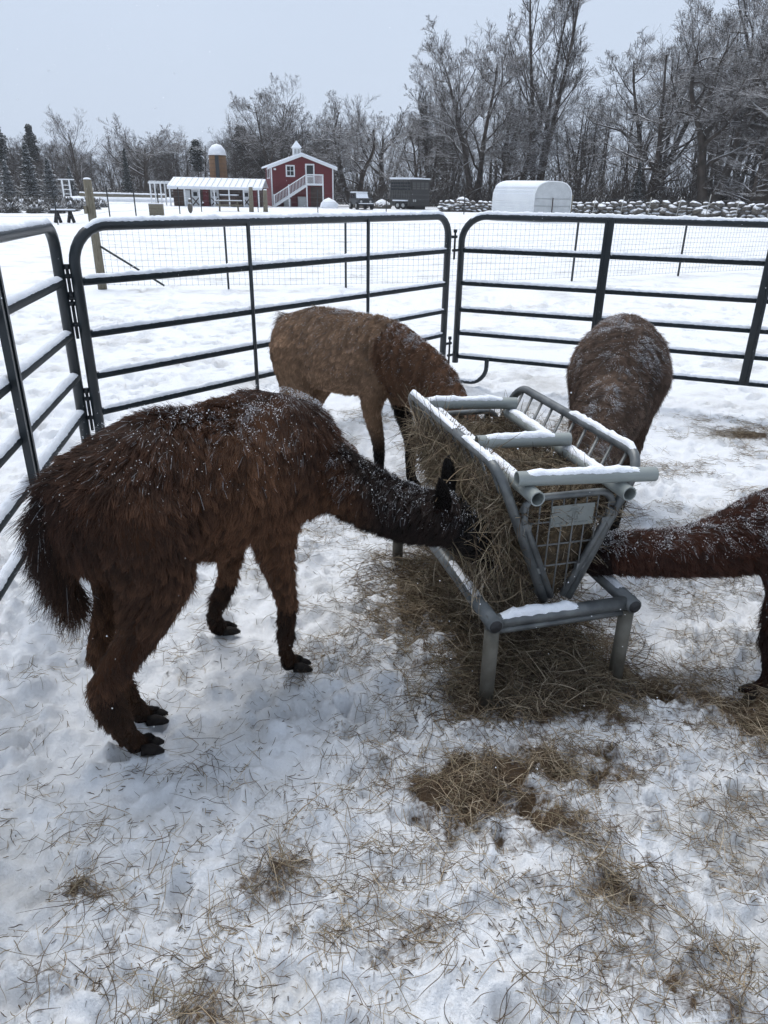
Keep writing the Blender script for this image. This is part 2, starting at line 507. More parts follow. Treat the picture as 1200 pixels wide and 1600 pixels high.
def snow_cap(path, r, parent, hgt=0.02, wid=0.85, seed=0, name='snow_cap', gap=0.0):
    P = resample(path, 0.012)
    n = len(P)
    rg = np.random.default_rng(seed)
    s = np.linspace(0, 1, n) * np.linalg.norm(P[-1] - P[0])
    T = np.gradient(P, axis=0); T /= np.linalg.norm(T, axis=1)[:, None]
    S = np.cross(T, (0, 0, 1.0)); ln = np.linalg.norm(S, axis=1)[:, None]; S = S / np.maximum(ln, 1e-6)
    flatness = np.clip(ln[:, 0], 0, 1) ** 3
    nz = 0.62 + 0.75 * vnoise(s * 9 + seed * 3.1, s * 0 + seed) * 0.6 + 0.5 * (vnoise(s * 45 + seed, s * 0 + 4 + seed) - 0.5) + 0.35 * (rg.random(n) - 0.5)
    if gap:
        nz *= np.clip((vnoise(s * 7 + seed * 1.7, s * 0 + 2.2) - gap) * 6, 0.0, 1)
    e = np.clip(np.minimum(np.arange(n), np.arange(n)[::-1]) / 3.0, 0.05, 1)
    hh = hgt * np.clip(nz, 0.02, 2) * flatness * e
    k = 9
    a = np.linspace(math.pi, 0, k)
    ww = r * wid * (0.92 + 0.16 * (rg.random((n, k)) - 0.5))
    side = np.cos(a)[None] * ww
    under = np.sqrt(np.maximum(r * r - side ** 2, 0))
    top = under + hh[:, None] * np.sin(a)[None] ** 0.6 * (0.92 + 0.16 * rg.random((n, k))) - 0.0015
    V = P[:, None] + S[:, None] * side[:, :, None] + np.array([0, 0, 1.0]) * top[:, :, None]
    Vb = P[:, None] + S[:, None] * (side * 0.98)[:, :, None] + np.array([0, 0, 1.0]) * (under - 0.004)[:, :, None]
    A = np.concatenate([V, Vb[:, ::-1]], 1)
    m = A.shape[1]
    i = np.arange(n - 1)[:, None] * m; j = np.arange(m)[None]; j2 = (j + 1) % m
    F = np.stack([i + j, i + m + j, i + m + j2, i + j2], -1).reshape(-1, 4)
    return mk(name, A.reshape(-1, 3), F, M_SNOW, parent)

RAILZ = [1.187, 0.912, 0.682, 0.475, 0.262]
ZTOP = 1.462
def panel(name, label, cat, p0, p1, r0, r1, stays, group, seed, foot=True, rf=0.029, rr=0.0235, thick=()):
    p0 = np.array([*p0, 0.0]); p1 = np.array([*p1, 0.0])
    t = thing(name, label, cat, tuple((p0 + p1) / 2), group)
    d = (p1 - p0) / np.linalg.norm(p1 - p0); up = np.array([0, 0, 1.0])
    ln = np.linalg.norm(p1 - p0)
    zb = 0.02 if foot else 0.2
    path = rounded([p0 + up * zb, p0 + up * ZTOP, p1 + up * ZTOP, p1 + up * zb], [r0, r1], 9)
    b = MB().tube(path, rf, 14); fr = b.build('frame', M_GREEN, t, True)
    snow_cap([q for q in path if q[2] > ZTOP - min(r0, r1) * 0.55], rf, fr, 0.017, 0.86, seed)
    for k, z in enumerate(RAILZ):
        a, c = p0 + d * rf * 0.7 + up * z, p1 - d * rf * 0.7 + up * z
        ra = MB().tube([a, c], rr, 12, False).build('rail', M_FROST, t, True)
        cuts = [0.035] + [s * ln for s, w in stays] + [ln - 0.035]
        snow_cap([p0 + d * cuts[0] + up * z, p0 + d * cuts[-1] + up * z], rr, ra, 0.014, 0.88, seed * 7 + k + 1)
    nrm = np.cross(d, up)
    for s, w in stays:
        c = p0 + d * ln * s
        side = -nrm if (nrm @ (np.array([0, 0, 0]) - c)) < 0 else nrm
        if w > 0.05:
            st = MB()
            # folded channel: web with two flanges
            ang = math.atan2(d[1], d[0])
            for off, sz in ((0, (w * 0.5, 0.006)), (-w * 0.36, (w * 0.28, 0.03)), (w * 0.36, (w * 0.28, 0.03))):
                cc = c + d * off + side * (rr + 0.008) + up * (ZTOP + 0.26) / 2
                st.box(cc, (sz[0], sz[1], ZTOP - 0.25), ang)
            st.build('stay', M_GREEN, t)
        else:
            MB().tube([c + side * rr * 0.9 + up * 0.25, c + side * rr * 0.9 + up * ZTOP], w / 2, 8).build('stay', M_GREEN, t, True)
    return t, p0, p1, d

gL, _, gL1, dL = panel('corral_panel', 'dark corral panel along the left edge beside the dark brown alpaca', 'fence panel', (-1.20, 0.93), (-1.722, 3.93), 0.1, 0.12, [(0.36, 0.05), (0.640, 0.07)], 'panels round the pen', 21, rr=0.027)
gM, m0, m1, dM = panel('corral_panel', 'dark corral panel behind the tan alpaca with two thin upright stays', 'fence panel', (-1.642, 3.95), (0.512, 6.56), 0.20, 0.17, [(0.345, 0.026), (0.685, 0.026)], 'panels round the pen', 22)
gR, r0_, r1_, dR = panel('farm_gate', 'dark six bar gate at right with wide leaning stays and a hooped foot', 'gate', (0.640, 6.67), (4.02, 5.35), 0.21, 0.2, [(0.338, 0.072), (0.672, 0.072)], None, 23, foot=False)

# hooped foot under the gate, hinge pins between gate and panel
up = np.array([0, 0, 1.0])
hoop = rounded([r0_ + dR * 0.30 + up * 0.262, r0_ + dR * 0.30 + up * 0.03, r0_ + dR * 0.03 + up * 0.03], [0.15], 8)
hp = MB().tube(hoop, 0.02, 10).build('foot_hoop', M_GREEN, gR, True)
snow_cap([q for q in hoop if q[2] < 0.1], 0.02, hp, 0.014, 0.9, 5)
def hinge(parent, a, b, z, seed):
    mid = (a + b) / 2
    h = MB()
    dd = (b - a) / np.linalg.norm(b - a)
    MB().tube([a + up * (z + 0.055), mid + dd * 0.02 + up * (z + 0.055)], 0.012, 8).build('hinge_lug', M_STEEL, parent, True)
    MB().tube([mid - dd * 0.02 + up * (z - 0.055), b + up * (z - 0.055)], 0.012, 8).build('hinge_lug', M_STEEL, parent, True)
    MB().tube([mid + up * (z - 0.13), mid + up * (z + 0.10)], 0.009, 8).tube([mid + up * (z + 0.09), mid + up * (z + 0.115)], 0.016, 8).build('hinge_pin', M_STEEL, parent, True)
for z in (1.24, 0.33): hinge(gR, m1, r0_, z, 3)
for z in (1.16, 1.02, 0.5): hinge(gM, gL1, m0, z, 4)
# ------------------------------------------------------------------ hay feeder
M_GALV = mat('galvanised_tube', (0.082, 0.09, 0.094), 0.45, (0.16, 0.17, 0.172), 14, metal=0.45, bump=0.12, bscale=70)
M_GALV_OLD = mat('dull_leg_tube', (0.10, 0.092, 0.073), 0.6, (0.16, 0.152, 0.13), 12, metal=0.3, bump=0.15, bscale=50)
M_TUBE_END = mat('cut_tube_end', (0.02, 0.02, 0.022), 0.7)
M_PVC = mat('grey_pvc', (0.27, 0.295, 0.285), 0.42, (0.21, 0.232, 0.222), 4, bump=0.05, bscale=60, stretch=(1, 1, 6))
M_PLATE = mat('plate_zinc', (0.165, 0.18, 0.172), 0.5, (0.20, 0.215, 0.207), 20, metal=0.3, bump=0.1)
M_WIRE = mat('grid_wire', (0.16, 0.165, 0.165), 0.5, metal=0.4)

feeder = thing('hay_feeder', 'galvanised V shaped hay feeder standing among the alpacas', 'hay feeder', tuple(FW(0, 0.55, 0)))
FLEN = 1.12; hw = FEED_W / 2
TR = 0.026
def holetube(b, pts, r, k=14, wall=0.16):
    """open-ended tube with a wall"""
    P = np.asarray(pts, float)
    V, F = tube(P, r, k, False); b.add(V, F)
    V2, F2 = tube(P, r * (1 - wall), k, False); b.add(V2, [f[::-1] for f in F2])
    n = len(P)
    rings = np.concatenate([V[:k], V2[:k], V[-k:], V2[-k:]])
    f = []
    for j in range(k):
        j2 = (j + 1) % k
        f.append((j2, j, k + j, k + j2)); f.append((2 * k + j, 2 * k + j2, 3 * k + j2, 3 * k + j))
    b.add(rings, f)
    return b

for su, sv in ((-1, 0), (1, 0), (-1, 1), (1, 1)):
    u, v = su * (hw - 0.004), sv * FLEN
    lg = MB().tube([FW(u, v, -0.02), FW(u, v, 0.31)], TR, 14).build('leg', M_GALV_OLD, feeder, True)
ZB = 0.335
for i, (a, c) in enumerate((((-hw, 0), (hw, 0)), ((-hw, FLEN), (hw, FLEN)))):
    p, q = FW(a[0] - 0.0, a[1], ZB), FW(c[0], c[1], ZB)
    o = MB().tube([p - FU * 0.02, q + FU * 0.02], 0.025, 14).tube([p - FU * 0.0 - np.array([0, 0, .036]), q - np.array([0, 0, .036])], 0.014, 8).build('base_rail', M_GALV, feeder, True)
    snow_cap([p + FU * 0.03, q - FU * 0.02], 0.025, o, 0.018, 0.8, 31 + i, gap=0.22)
for su in (-1, 1):
    p, q = FW(su * hw, -0.035, ZB + 0.003), FW(su * hw, FLEN + 0.035, ZB + 0.003)
    o = MB().tube([p, q], 0.027, 14).build('base_rail', M_GALV, feeder, True)
    snow_cap([p + FV * 0.06, q - FV * 0.1], 0.026, o, 0.012, 0.7, 35 + su, gap=0.5)
    MB().tube([p + FV * 0.004, p - FV * 0.0035], 0.022, 12).build('tube_end', M_TUBE_END, feeder, True)  # near-black disc over the closed rail end

# the two bent side tubes: V arm, top rail, V arm
VB, VT, ZV, ZR = 0.045, 0.258, 0.357, 0.862
V0, V1 = 0.055, 1.02
def face_pt(su, f, v):
    """a point on the sloping side; f = 0 bottom, 1 top"""
    return FW(su * (VB + (VT - VB) * f), v, ZV + (ZR - ZV) * f)
for su in (-1, 1):
    path = rounded([face_pt(su, 0, V0), face_pt(su, 1, V0), face_pt(su, 1, V1), face_pt(su, 0, V1)], [0.085, 0.085], 8)
    o = MB().tube(path, 0.017, 12).build('side_tube', M_GALV, feeder, True)
    snow_cap([q for q in path if q[2] > ZR - 0.012], 0.017, o, 0.012, 0.8, 41 + su, gap=0.30 if su < 0 else 0.25)
    MB().tube([face_pt(su, 0.02, V0), face_pt(su, 0.02, V1)], 0.011, 8).build('bottom_bar', M_GALV, feeder, True)
    for k in range(10):
        v = V0 + 0.085 + k * (V1 - V0 - 0.15) / 9
        MB().tube([face_pt(su, 0.97, v), face_pt(su, 0.03, v)], 0.0085, 6, flat=(1.0, 0.55)).build('rung', M_GALV, feeder, True)

def end_panel(v, sgn):
    fr = rounded([FW(-0.022, v, 0.37), FW(-0.150, v, 0.665), FW(-0.190, v, 0.752), FW(0.190, v, 0.752), FW(0.158, v, 0.665), FW(0.022, v, 0.37)], [0.05, 0.05, 0.055, 0.05], 6)
    ep = MB().tube(fr, 0.0125, 10).build('end_panel', M_GALV, feeder, True)
    w = lambda z: 0.022 + (0.170 - 0.022) * np.clip((z - 0.37) / 0.30, 0, 1.05)
    for x in np.linspace(-0.145, 0.15, 8):
        z0 = 0.38 + max(0, abs(x) - 0.022) / 0.148 * 0.30
        z1 = 0.748
        if z1 - z0 > 0.03:
            MB().tube([FW(x, v + sgn * 0.004, z0), FW(x, v + sgn * 0.004, z1)], 0.0028, 6).build('wire', M_WIRE, ep, True)
    for z in (0.66, 0.575, 0.495):
        MB().tube([FW(-w(z), v, z), FW(w(z) , v, z)], 0.003, 6).build('wire', M_WIRE, ep, True)
    for f, su in ((0.25, -1), (0.25, 1), (0.58, -1), (0.58, 1)):
        c = face_pt(su, f, v)
        MB().box(c - FU * su * 0.017, (0.045, 0.02, 0.022), FEED_A).build('clamp', M_GALV, ep)
    return ep
ep = end_panel(V0 - 0.004, -1)
end_panel(V1, 1)
# stamped plate with worn raised marks
pv = V0 - 0.022
def plate_box(b, u0, u1, z0, z1, dv):
    c = FW((u0 + u1) / 2, pv - dv, (z0 + z1) / 2)
    b.box(c, (abs(u1 - u0), 0.003, abs(z1 - z0)), FEED_A)
pl = MB(); plate_box(pl, -0.068, 0.088, 0.648, 0.724, 0.0); plate = pl.build('name_plate', M_PLATE, ep)
mk_ = MB()
for (a, c, z0, z1) in ((0.000, 0.024, 0.708, 0.7105), (-0.004, 0.028, 0.702, 0.7045), (0.010, 0.0135, 0.676, 0.698), (0.000, 0.010, 0.674, 0.6775), (-0.001, 0.003, 0.676, 0.683),
                       (0.018, 0.0215, 0.674, 0.698), (0.0215, 0.032, 0.6945, 0.698), (0.030, 0.0335, 0.687, 0.696), (0.0215, 0.032, 0.685, 0.688), (0.028, 0.0335, 0.674, 0.685),
                       (-0.004, 0.032, 0.668, 0.6705)):
    plate_box(mk_, a, c, z0, z1, 0.0022)
for k in range(9): plate_box(mk_, -0.048 + k * 0.0135, -0.048 + k * 0.0135 + 0.009, 0.6555, 0.6605, 0.0022)
mk_.build('stamped_mark', M_PLATE, plate)

# grey plastic pipe frame lying in the hopper
pf = thing('pipe_frame', 'grey plastic pipe frame with lying snow across the top of the hay feeder', 'pipe frame', tuple(FW(0, 0.5, 0.8)))
def pipe(a, c, r, seed, gap=0.0):
    b = MB(); holetube(b, [FW(*a), FW(*c)], r); o = b.build('pipe', M_PVC, pf, True)
    d = (FW(*c) - FW(*a)); d /= np.linalg.norm(d)
    snow_cap([FW(*a) + d * 0.03, FW(*c) - d * 0.06], r, o, 0.011, 0.80, seed, gap=gap)
PR = 0.0245
ZL = 0.775; ZC = ZL + 2 * PR - 0.004
pipe((-0.163, 0.95, 0.79), (-0.159, -0.035, 0.787), PR, 61, 0.12)
pipe((0.150, 0.87, 0.787), (0.158, -0.045, 0.778), PR, 62, 0.05)
pipe((-0.235, 0.92, 0.835), (0.17, 0.845, 0.833), PR, 63, 0.1)
pipe((-0.195, 0.39, 0.835), (0.155, 0.355, 0.832), PR, 64, 0.1)
pipe((-0.205, 0.03, 0.833), (0.272, 0.0, 0.82), PR, 65, 0.45)

# ------------------------------------------------------------------ hay
M_HAY = strand_mat('hay_strand', 0.75, 0.25)
HAYC = np.array([(0.245, 0.190, 0.125), (0.155, 0.115, 0.074), (0.095, 0.068, 0.045), (0.33, 0.275, 0.20), (0.15, 0.125, 0.080), (0.058, 0.041, 0.029)])
def hay_cols(n, rng, p=None, dark=1.0):
    c = HAYC[rng.choice(len(HAYC), n, p=p)] * rng.uniform(0.7, 1.25, (n, 1)) * dark
    return c
def hay_strands(c, dirs, length, rng, bend=0.35, S=6, r=0.0011):
    """c [N,3] centres, dirs [N,3]"""
    n = len(c)
    t = np.linspace(-0.5, 0.5, S)
    b1 = rng.normal(size=(n, 3)); b1 /= np.linalg.norm(b1, axis=1)[:, None]
    b2 = rng.normal(size=(n, 3)); b2 /= np.linalg.norm(b2, axis=1)[:, None]
    L = length[:, None, None]
    P = c[:, None] + dirs[:, None] * t[None, :, None] * L + b1[:, None] * (t[None, :, None] ** 2 - 0.08) * L * bend * 2 + b2[:, None] * np.sin(t * 7)[None, :, None] * L * 0.04
    R = np.broadcast_to((r * rng.uniform(0.55, 1.5, n))[:, None] * (1 - 0.6 * (np.abs(t) * 2) ** 3)[None], (n, S)).copy()
    return P, R
rg = np.random.default_rng(5)
# lumpy heart of the hay in the hopper
hay = thing('hay_load', 'tangled dry brown hay stuffed in the feeder and spilling over its left side', 'hay', tuple(FW(0, 0.5, 0.4)), kind='stuff')
def hay_core():
    b = MB()
    nv, nf = 40, 18
    V = []
    for i in range(nv):
        v = V0 + 0.02 + (V1 - V0 - 0.04) * i / (nv - 1)
        ring = []
        wob = 0.85 + 0.3 * math.sin(v * 9.0) * 0.3
        ztop = 0.72 + 0.05 * math.sin(v * 5 + 1) + 0.02 * math.sin(v * 17) - 0.10 * max(0, 0.3 - v) / 0.3
        for j in range(nf):
            a = 2 * math.pi * j / nf
            cx, cz = math.cos(a), math.sin(a)
            z = 0.53 + (ztop - 0.53) * max(cz, 0) + (0.53 - 0.365) * min(cz, 0)
            f = np.clip((z - ZV) / (ZR - ZV), 0, 1)
            half = VB * 0.8 + (VT - VB) * f * 0.86
            bulge = 0.03 * math.exp(-((z - 0.5) / 0.12) ** 2) if cx < 0 else 0.0
            x = cx * (half + bulge * wob)
            ring.append(FW(x + 0.012 * math.sin(v * 23 + j), v, z + 0.01 * math.sin(v * 31 + 2 * j)))
        V += ring
    F = []
    for i in range(nv - 1):
        for j in range(nf):
            j2 = (j + 1) % nf
            F.append((i * nf + j, i * nf + j2, (i + 1) * nf + j2, (i + 1) * nf + j))
    F += [tuple(range(nf - 1, -1, -1)), tuple((nv - 1) * nf + j for j in range(nf))]
    return np.array(V), F
V_, F_ = hay_core()
M_HAYCORE = mat('hay_core', (0.035, 0.024, 0.013), 0.9, (0.13, 0.09, 0.048), 45, bump=1.0, bscale=120)
o = mk('hay_heart', V_, F_, M_HAYCORE, hay); tag(o, kind='stuff')
def unit(a): return a / (np.linalg.norm(a, axis=1)[:, None] + 1e-9)
def in_hopper(n, rng, spill):
    v = rng.uniform(V0 + 0.05, V1 + 0.0, n)
    f = rng.beta(1.5, 1.4, n) * 0.80
    side = np.where(rng.random(n) < 0.72, -1, 1)
    half = VB + (VT - VB) * f
    out = half * rng.uniform(0.8, 1.04, n) + np.where(side < 0, spill * rng.beta(1.2, 2.0, n) * (0.55 + 1.5 * np.exp(-((v - 0.35) / 0.3) ** 2) * np.exp(-((f - 0.3) / 0.3) ** 2)), 0.0)
    z = ZV + (ZR - ZV) * f
    return FEED_O + FU * ((side * out + FEED_W / 2)[:, None]) + FV * v[:, None] + np.c_[np.zeros((n, 2)), z], side, f
PP, RR, CC = [], [], []
n = 9000
c, side, f = in_hopper(n, rg, 0.062)
d = unit(rg.normal(size=(n, 3)) * np.array([0.6, 0.6, 0.5]) + np.array([0, 0, -0.55]) + FU[None] * (side * 0.35)[:, None])
P, R = hay_strands(c, d, rg.uniform(0.08, 0.24, n), rg, 0.4); PP.append(P); RR.append(R); CC.append(hay_cols(n, rg))
n = 4200   # top surface
v = rg.uniform(V0, V1, n); u_ = rg.uniform(-0.2, 0.2, n)
c = FEED_O + FU * (u_ + FEED_W / 2)[:, None] + FV * v[:, None] + np.c_[np.zeros((n, 2)), 0.71 + 0.05 * np.sin(v * 5 + 1) - 0.10 * np.clip(0.3 - v, 0, 1) / 0.3 + rg.normal(0, 0.018, n)]
d = unit(rg.normal(size=(n, 3)) * np.array([1, 1, 0.28]))
P, R = hay_strands(c, d, rg.uniform(0.07, 0.22, n), rg, 0.4); PP.append(P); RR.append(R); CC.append(hay_cols(n, rg))
n = 2600   # front end behind the wire
u_ = rg.uniform(-1, 1, n); z = rg.uniform(0.38, 0.74, n); half = (0.02 + (0.17 - 0.02) * np.clip((z - 0.37) / 0.3, 0, 1))
c = FEED_O + FU * (u_ * half + FEED_W / 2)[:, None] + FV * rg.uniform(0.085, 0.15, n)[:, None] + np.c_[np.zeros((n, 2)), z]
d = unit(rg.normal(size=(n, 3)) * np.array([1, 0.2, 1]))
P, R = hay_strands(c, d, rg.uniform(0.05, 0.16, n), rg, 0.5); PP.append(P); RR.append(R); CC.append(hay_cols(n, rg))
n = 1100   # long wisps hanging out at the left
v = rg.uniform(0.16, 1.0, n); f = rg.uniform(0.15, 0.95, n)
c = FEED_O + FU * (-(VB + (VT - VB) * f) - rg.uniform(0.0, 0.05, n) + FEED_W / 2)[:, None] + FV * v[:, None] + np.c_[np.zeros((n, 2)), ZV + (ZR - ZV) * f - 0.03]
d = unit(rg.normal(size=(n, 3)) * 0.55 + np.array([-0.25, -0.1, -0.9]))
P, R = hay_strands(c, d, rg.uniform(0.12, 0.32, n), rg, 0.55); PP.append(P); RR.append(R); CC.append(hay_cols(n, rg, dark=1.15))
n = 170    # wisps hanging across the muzzle pushed into the left face
c = np.array([0.335, 2.19, 0.49]) + rg.normal(0, 1, (n, 3)) * np.array([0.055, 0.05, 0.075])
d = unit(rg.normal(size=(n, 3)) * 0.5 + np.array([0.1, -0.2, -0.8]))
P, R = hay_strands(c, d, rg.uniform(0.10, 0.24, n), rg, 0.5); PP.append(P); RR.append(R); CC.append(hay_cols(n, rg))
o = strands('hay_strands', np.concatenate(PP), np.concatenate(RR), np.concatenate(CC), M_HAY, hay); tag(o, kind='stuff')

# litter on the snow and under the feeder
n0 = 1100000
x = rg.uniform(-1.5, 3.2, n0); y = rg.uniform(0.6, 5.7, n0)
w = np.clip(litter(x, y), 0, 1.3)
patch = fbm(x * 2.2 + 3, y * 2.2 + 7, 4)
fine = fbm(x * 7 + 13, y * 7 + 1, 3)
dens = np.clip(w * (0.35 + 1.3 * np.clip((fine - 0.3) * 2.5, 0, 1)), 0, 1) ** 1.5 * 0.46 + 0.19 * np.clip((patch - 0.40) * 5, 0, 1) * np.clip((fine - 0.36) * 5, 0, 1) * np.clip((x + 1.2) / 1.0, 0.22, 1)
keep = rg.random(n0) < dens * 0.42
x, y, w = x[keep], y[keep], w[keep]
n = len(x)
a = rg.uniform(0, 2 * math.pi, n)
tilt = rg.normal(0, 0.10, n)
d = np.c_[np.cos(a) * np.cos(tilt), np.sin(a) * np.cos(tilt), np.sin(tilt)]
ln = rg.gamma(2.6, 0.027, n).clip(0.012, 0.28)
c = np.c_[x, y, gz(x, y) + 0.004 + rg.random(n) ** 2 * 0.055 * np.clip(w, 0, 1) + np.abs(tilt) * ln * 0.4]
P, R = hay_strands(c, d, ln, rg, 0.3, 6, 0.00068)
P[:, :, 2] = np.maximum(P[:, :, 2], gz(P[:, :, 0], P[:, :, 1]) + 0.0015)
straw = strands('hay_litter', P, R, hay_cols(n, rg, dark=1.2), M_HAY)
straw_n = n
n1 = 900000   # short broken bits trodden into the snow
x = rg.uniform(-1.3, 2.2, n1); y = rg.uniform(0.6, 4.0, n1)
keep = rg.random(n1) < 0.16 * np.clip(litter(x, y), 0, 1) ** 1.2 * np.clip((fbm(x * 16 + 4, y * 16, 3) - 0.38) * 5, 0, 1)
x, y = x[keep], y[keep]; n1 = len(x)
a = rg.uniform(0, 2 * math.pi, n1); tl = rg.normal(0, 0.25, n1)
d = np.c_[np.cos(a) * np.cos(tl), np.sin(a) * np.cos(tl), np.sin(tl)]
P1, R1 = hay_strands(np.c_[x, y, gz(x, y) + 0.003], d, rg.uniform(0.008, 0.035, n1), rg, 0.25, 4, 0.0009)
ob = strands('hay_chaff', P1, R1, hay_cols(n1, rg, dark=0.95), M_HAY)
tag(ob, 'short broken bits of hay trodden into the snow', 'hay chaff', kind='stuff')
print('chaff', n1)
tag(straw, 'loose hay stalks strewn over the trodden snow around the feeder', 'hay litter', kind='stuff')
print('litter', n)
# heap of hay under the feeder
n = 5200
u_ = rg.normal(0, 0.22, n).clip(-0.5, 0.5); v = rg.uniform(-0.12, 1.1, n)
hgt = 0.10 * np.exp(-(u_ / 0.28) ** 2) * (0.7 + 0.5 * np.sin(v * 7))
c = FEED_O + FU * (u_ + FEED_W / 2)[:, None] + FV * v[:, None]
c[:, 2] = gz(c[:, 0], c[:, 1]) + hgt * rg.random(n)
d = unit(rg.normal(size=(n, 3)) * np.array([1, 1, 0.25]))
P, R = hay_strands(c, d, rg.uniform(0.07, 0.25, n), rg, 0.4)
P[:, :, 2] = np.maximum(P[:, :, 2], 0.0)
o = strands('hay_heap', P, R, hay_cols(n, rg, dark=0.85), M_HAY)
tag(o, 'heap of dropped brown hay lying between the feeder legs', 'hay', kind='stuff')
# ------------------------------------------------------------------ alpacas
def ico():
    bm = bmesh.new(); bmesh.ops.create_icosphere(bm, subdivisions=2, radius=1.0)
    V = np.array([v.co[:] for v in bm.verts]); F = np.array([[v.index for v in f.verts] for f in bm.faces])
    bm.free(); return V, F
ICO_V, ICO_F = ico()
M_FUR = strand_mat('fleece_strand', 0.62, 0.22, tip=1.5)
M_SKIN = strand_mat('fleece_ground', 0.9, 0.05)
M_EYE = mat('dark_eye', (0.004, 0.003, 0.003), 0.08)
M_NAIL = mat('toe_nail', (0.007, 0.006, 0.006), 0.7, (0.016, 0.012, 0.010), 60, bump=0.5, bscale=120, spec=0.2)

class Frame:
    def __init__(s, base, heading):
        s.b = np.array([base[0], base[1], 0.0]); s.h = heading
        s.f = np.array([math.cos(heading), math.sin(heading), 0]); s.l = np.array([-math.sin(heading), math.cos(heading), 0])
    def __call__(s, x, y, z): return s.b + s.f * x + s.l * y + np.array([0, 0, z])
    def inv(s, P):
        d = P - s.b; return np.c_[d @ s.f, d @ s.l, d[:, 2]]

def body_mesh(fr, chains, voxel=0.0145, smooth=7):
    balls = []
    for ci, (kind, nodes) in enumerate(chains):
        for a, b in zip(nodes[:-1], nodes[1:]):
            pa, pb = np.array(a[0], float), np.array(b[0], float)
            ra = np.array(a[1] if not np.isscalar(a[1]) else (a[1],) * 3, float); rb = np.array(b[1] if not np.isscalar(b[1]) else (b[1],) * 3, float)
            m = max(1, int(np.linalg.norm(pb - pa) / (0.30 * min(ra.min(), rb.min())))) if kind != 'ear' else 8
            for k in range(m + 1):
                t = k / m
                balls.append((ci, pa * (1 - t) + pb * t, ra * (1 - t) + rb * t))
    Rm = np.stack([fr.f, fr.l, (0, 0, 1)], 1)
    V = np.concatenate([(ICO_V * r) @ Rm.T + p for _, p, r in balls])
    F = np.concatenate([ICO_F + i * len(ICO_V) for i in range(len(balls))])
    me = mesh_data('tmp', V, F)
    ob = bpy.data.objects.new('tmp', me); COL.objects.link(ob)
    md = ob.modifiers.new('r', 'REMESH'); md.mode = 'VOXEL'; md.voxel_size = voxel
    sm = ob.modifiers.new('s', 'SMOOTH'); sm.iterations = smooth; sm.factor = 0.5
    dg = bpy.context.evaluated_depsgraph_get()
    me2 = bpy.data.meshes.new_from_object(ob.evaluated_get(dg))
    bpy.data.objects.remove(ob); bpy.data.meshes.remove(me)
    nv = len(me2.vertices)
    co = np.empty(nv * 3, np.float32); me2.vertices.foreach_get('co', co); co = co.reshape(-1, 3).astype(float)
    # which chain each vertex belongs to
    best = np.full(nv, 1e9); reg = np.zeros(nv, int)
    for ci, p, r in balls:
        d = np.linalg.norm(((co - p) @ Rm) / r, axis=1)
        k = d < best
        best[k] = d[k]; reg[k] = ci
    return me2, co, reg

def mesh_normals(me):
    n = np.empty(len(me.vertices) * 3, np.float32); me.vertices.foreach_get('normal', n)
    return n.reshape(-1, 3).astype(float)

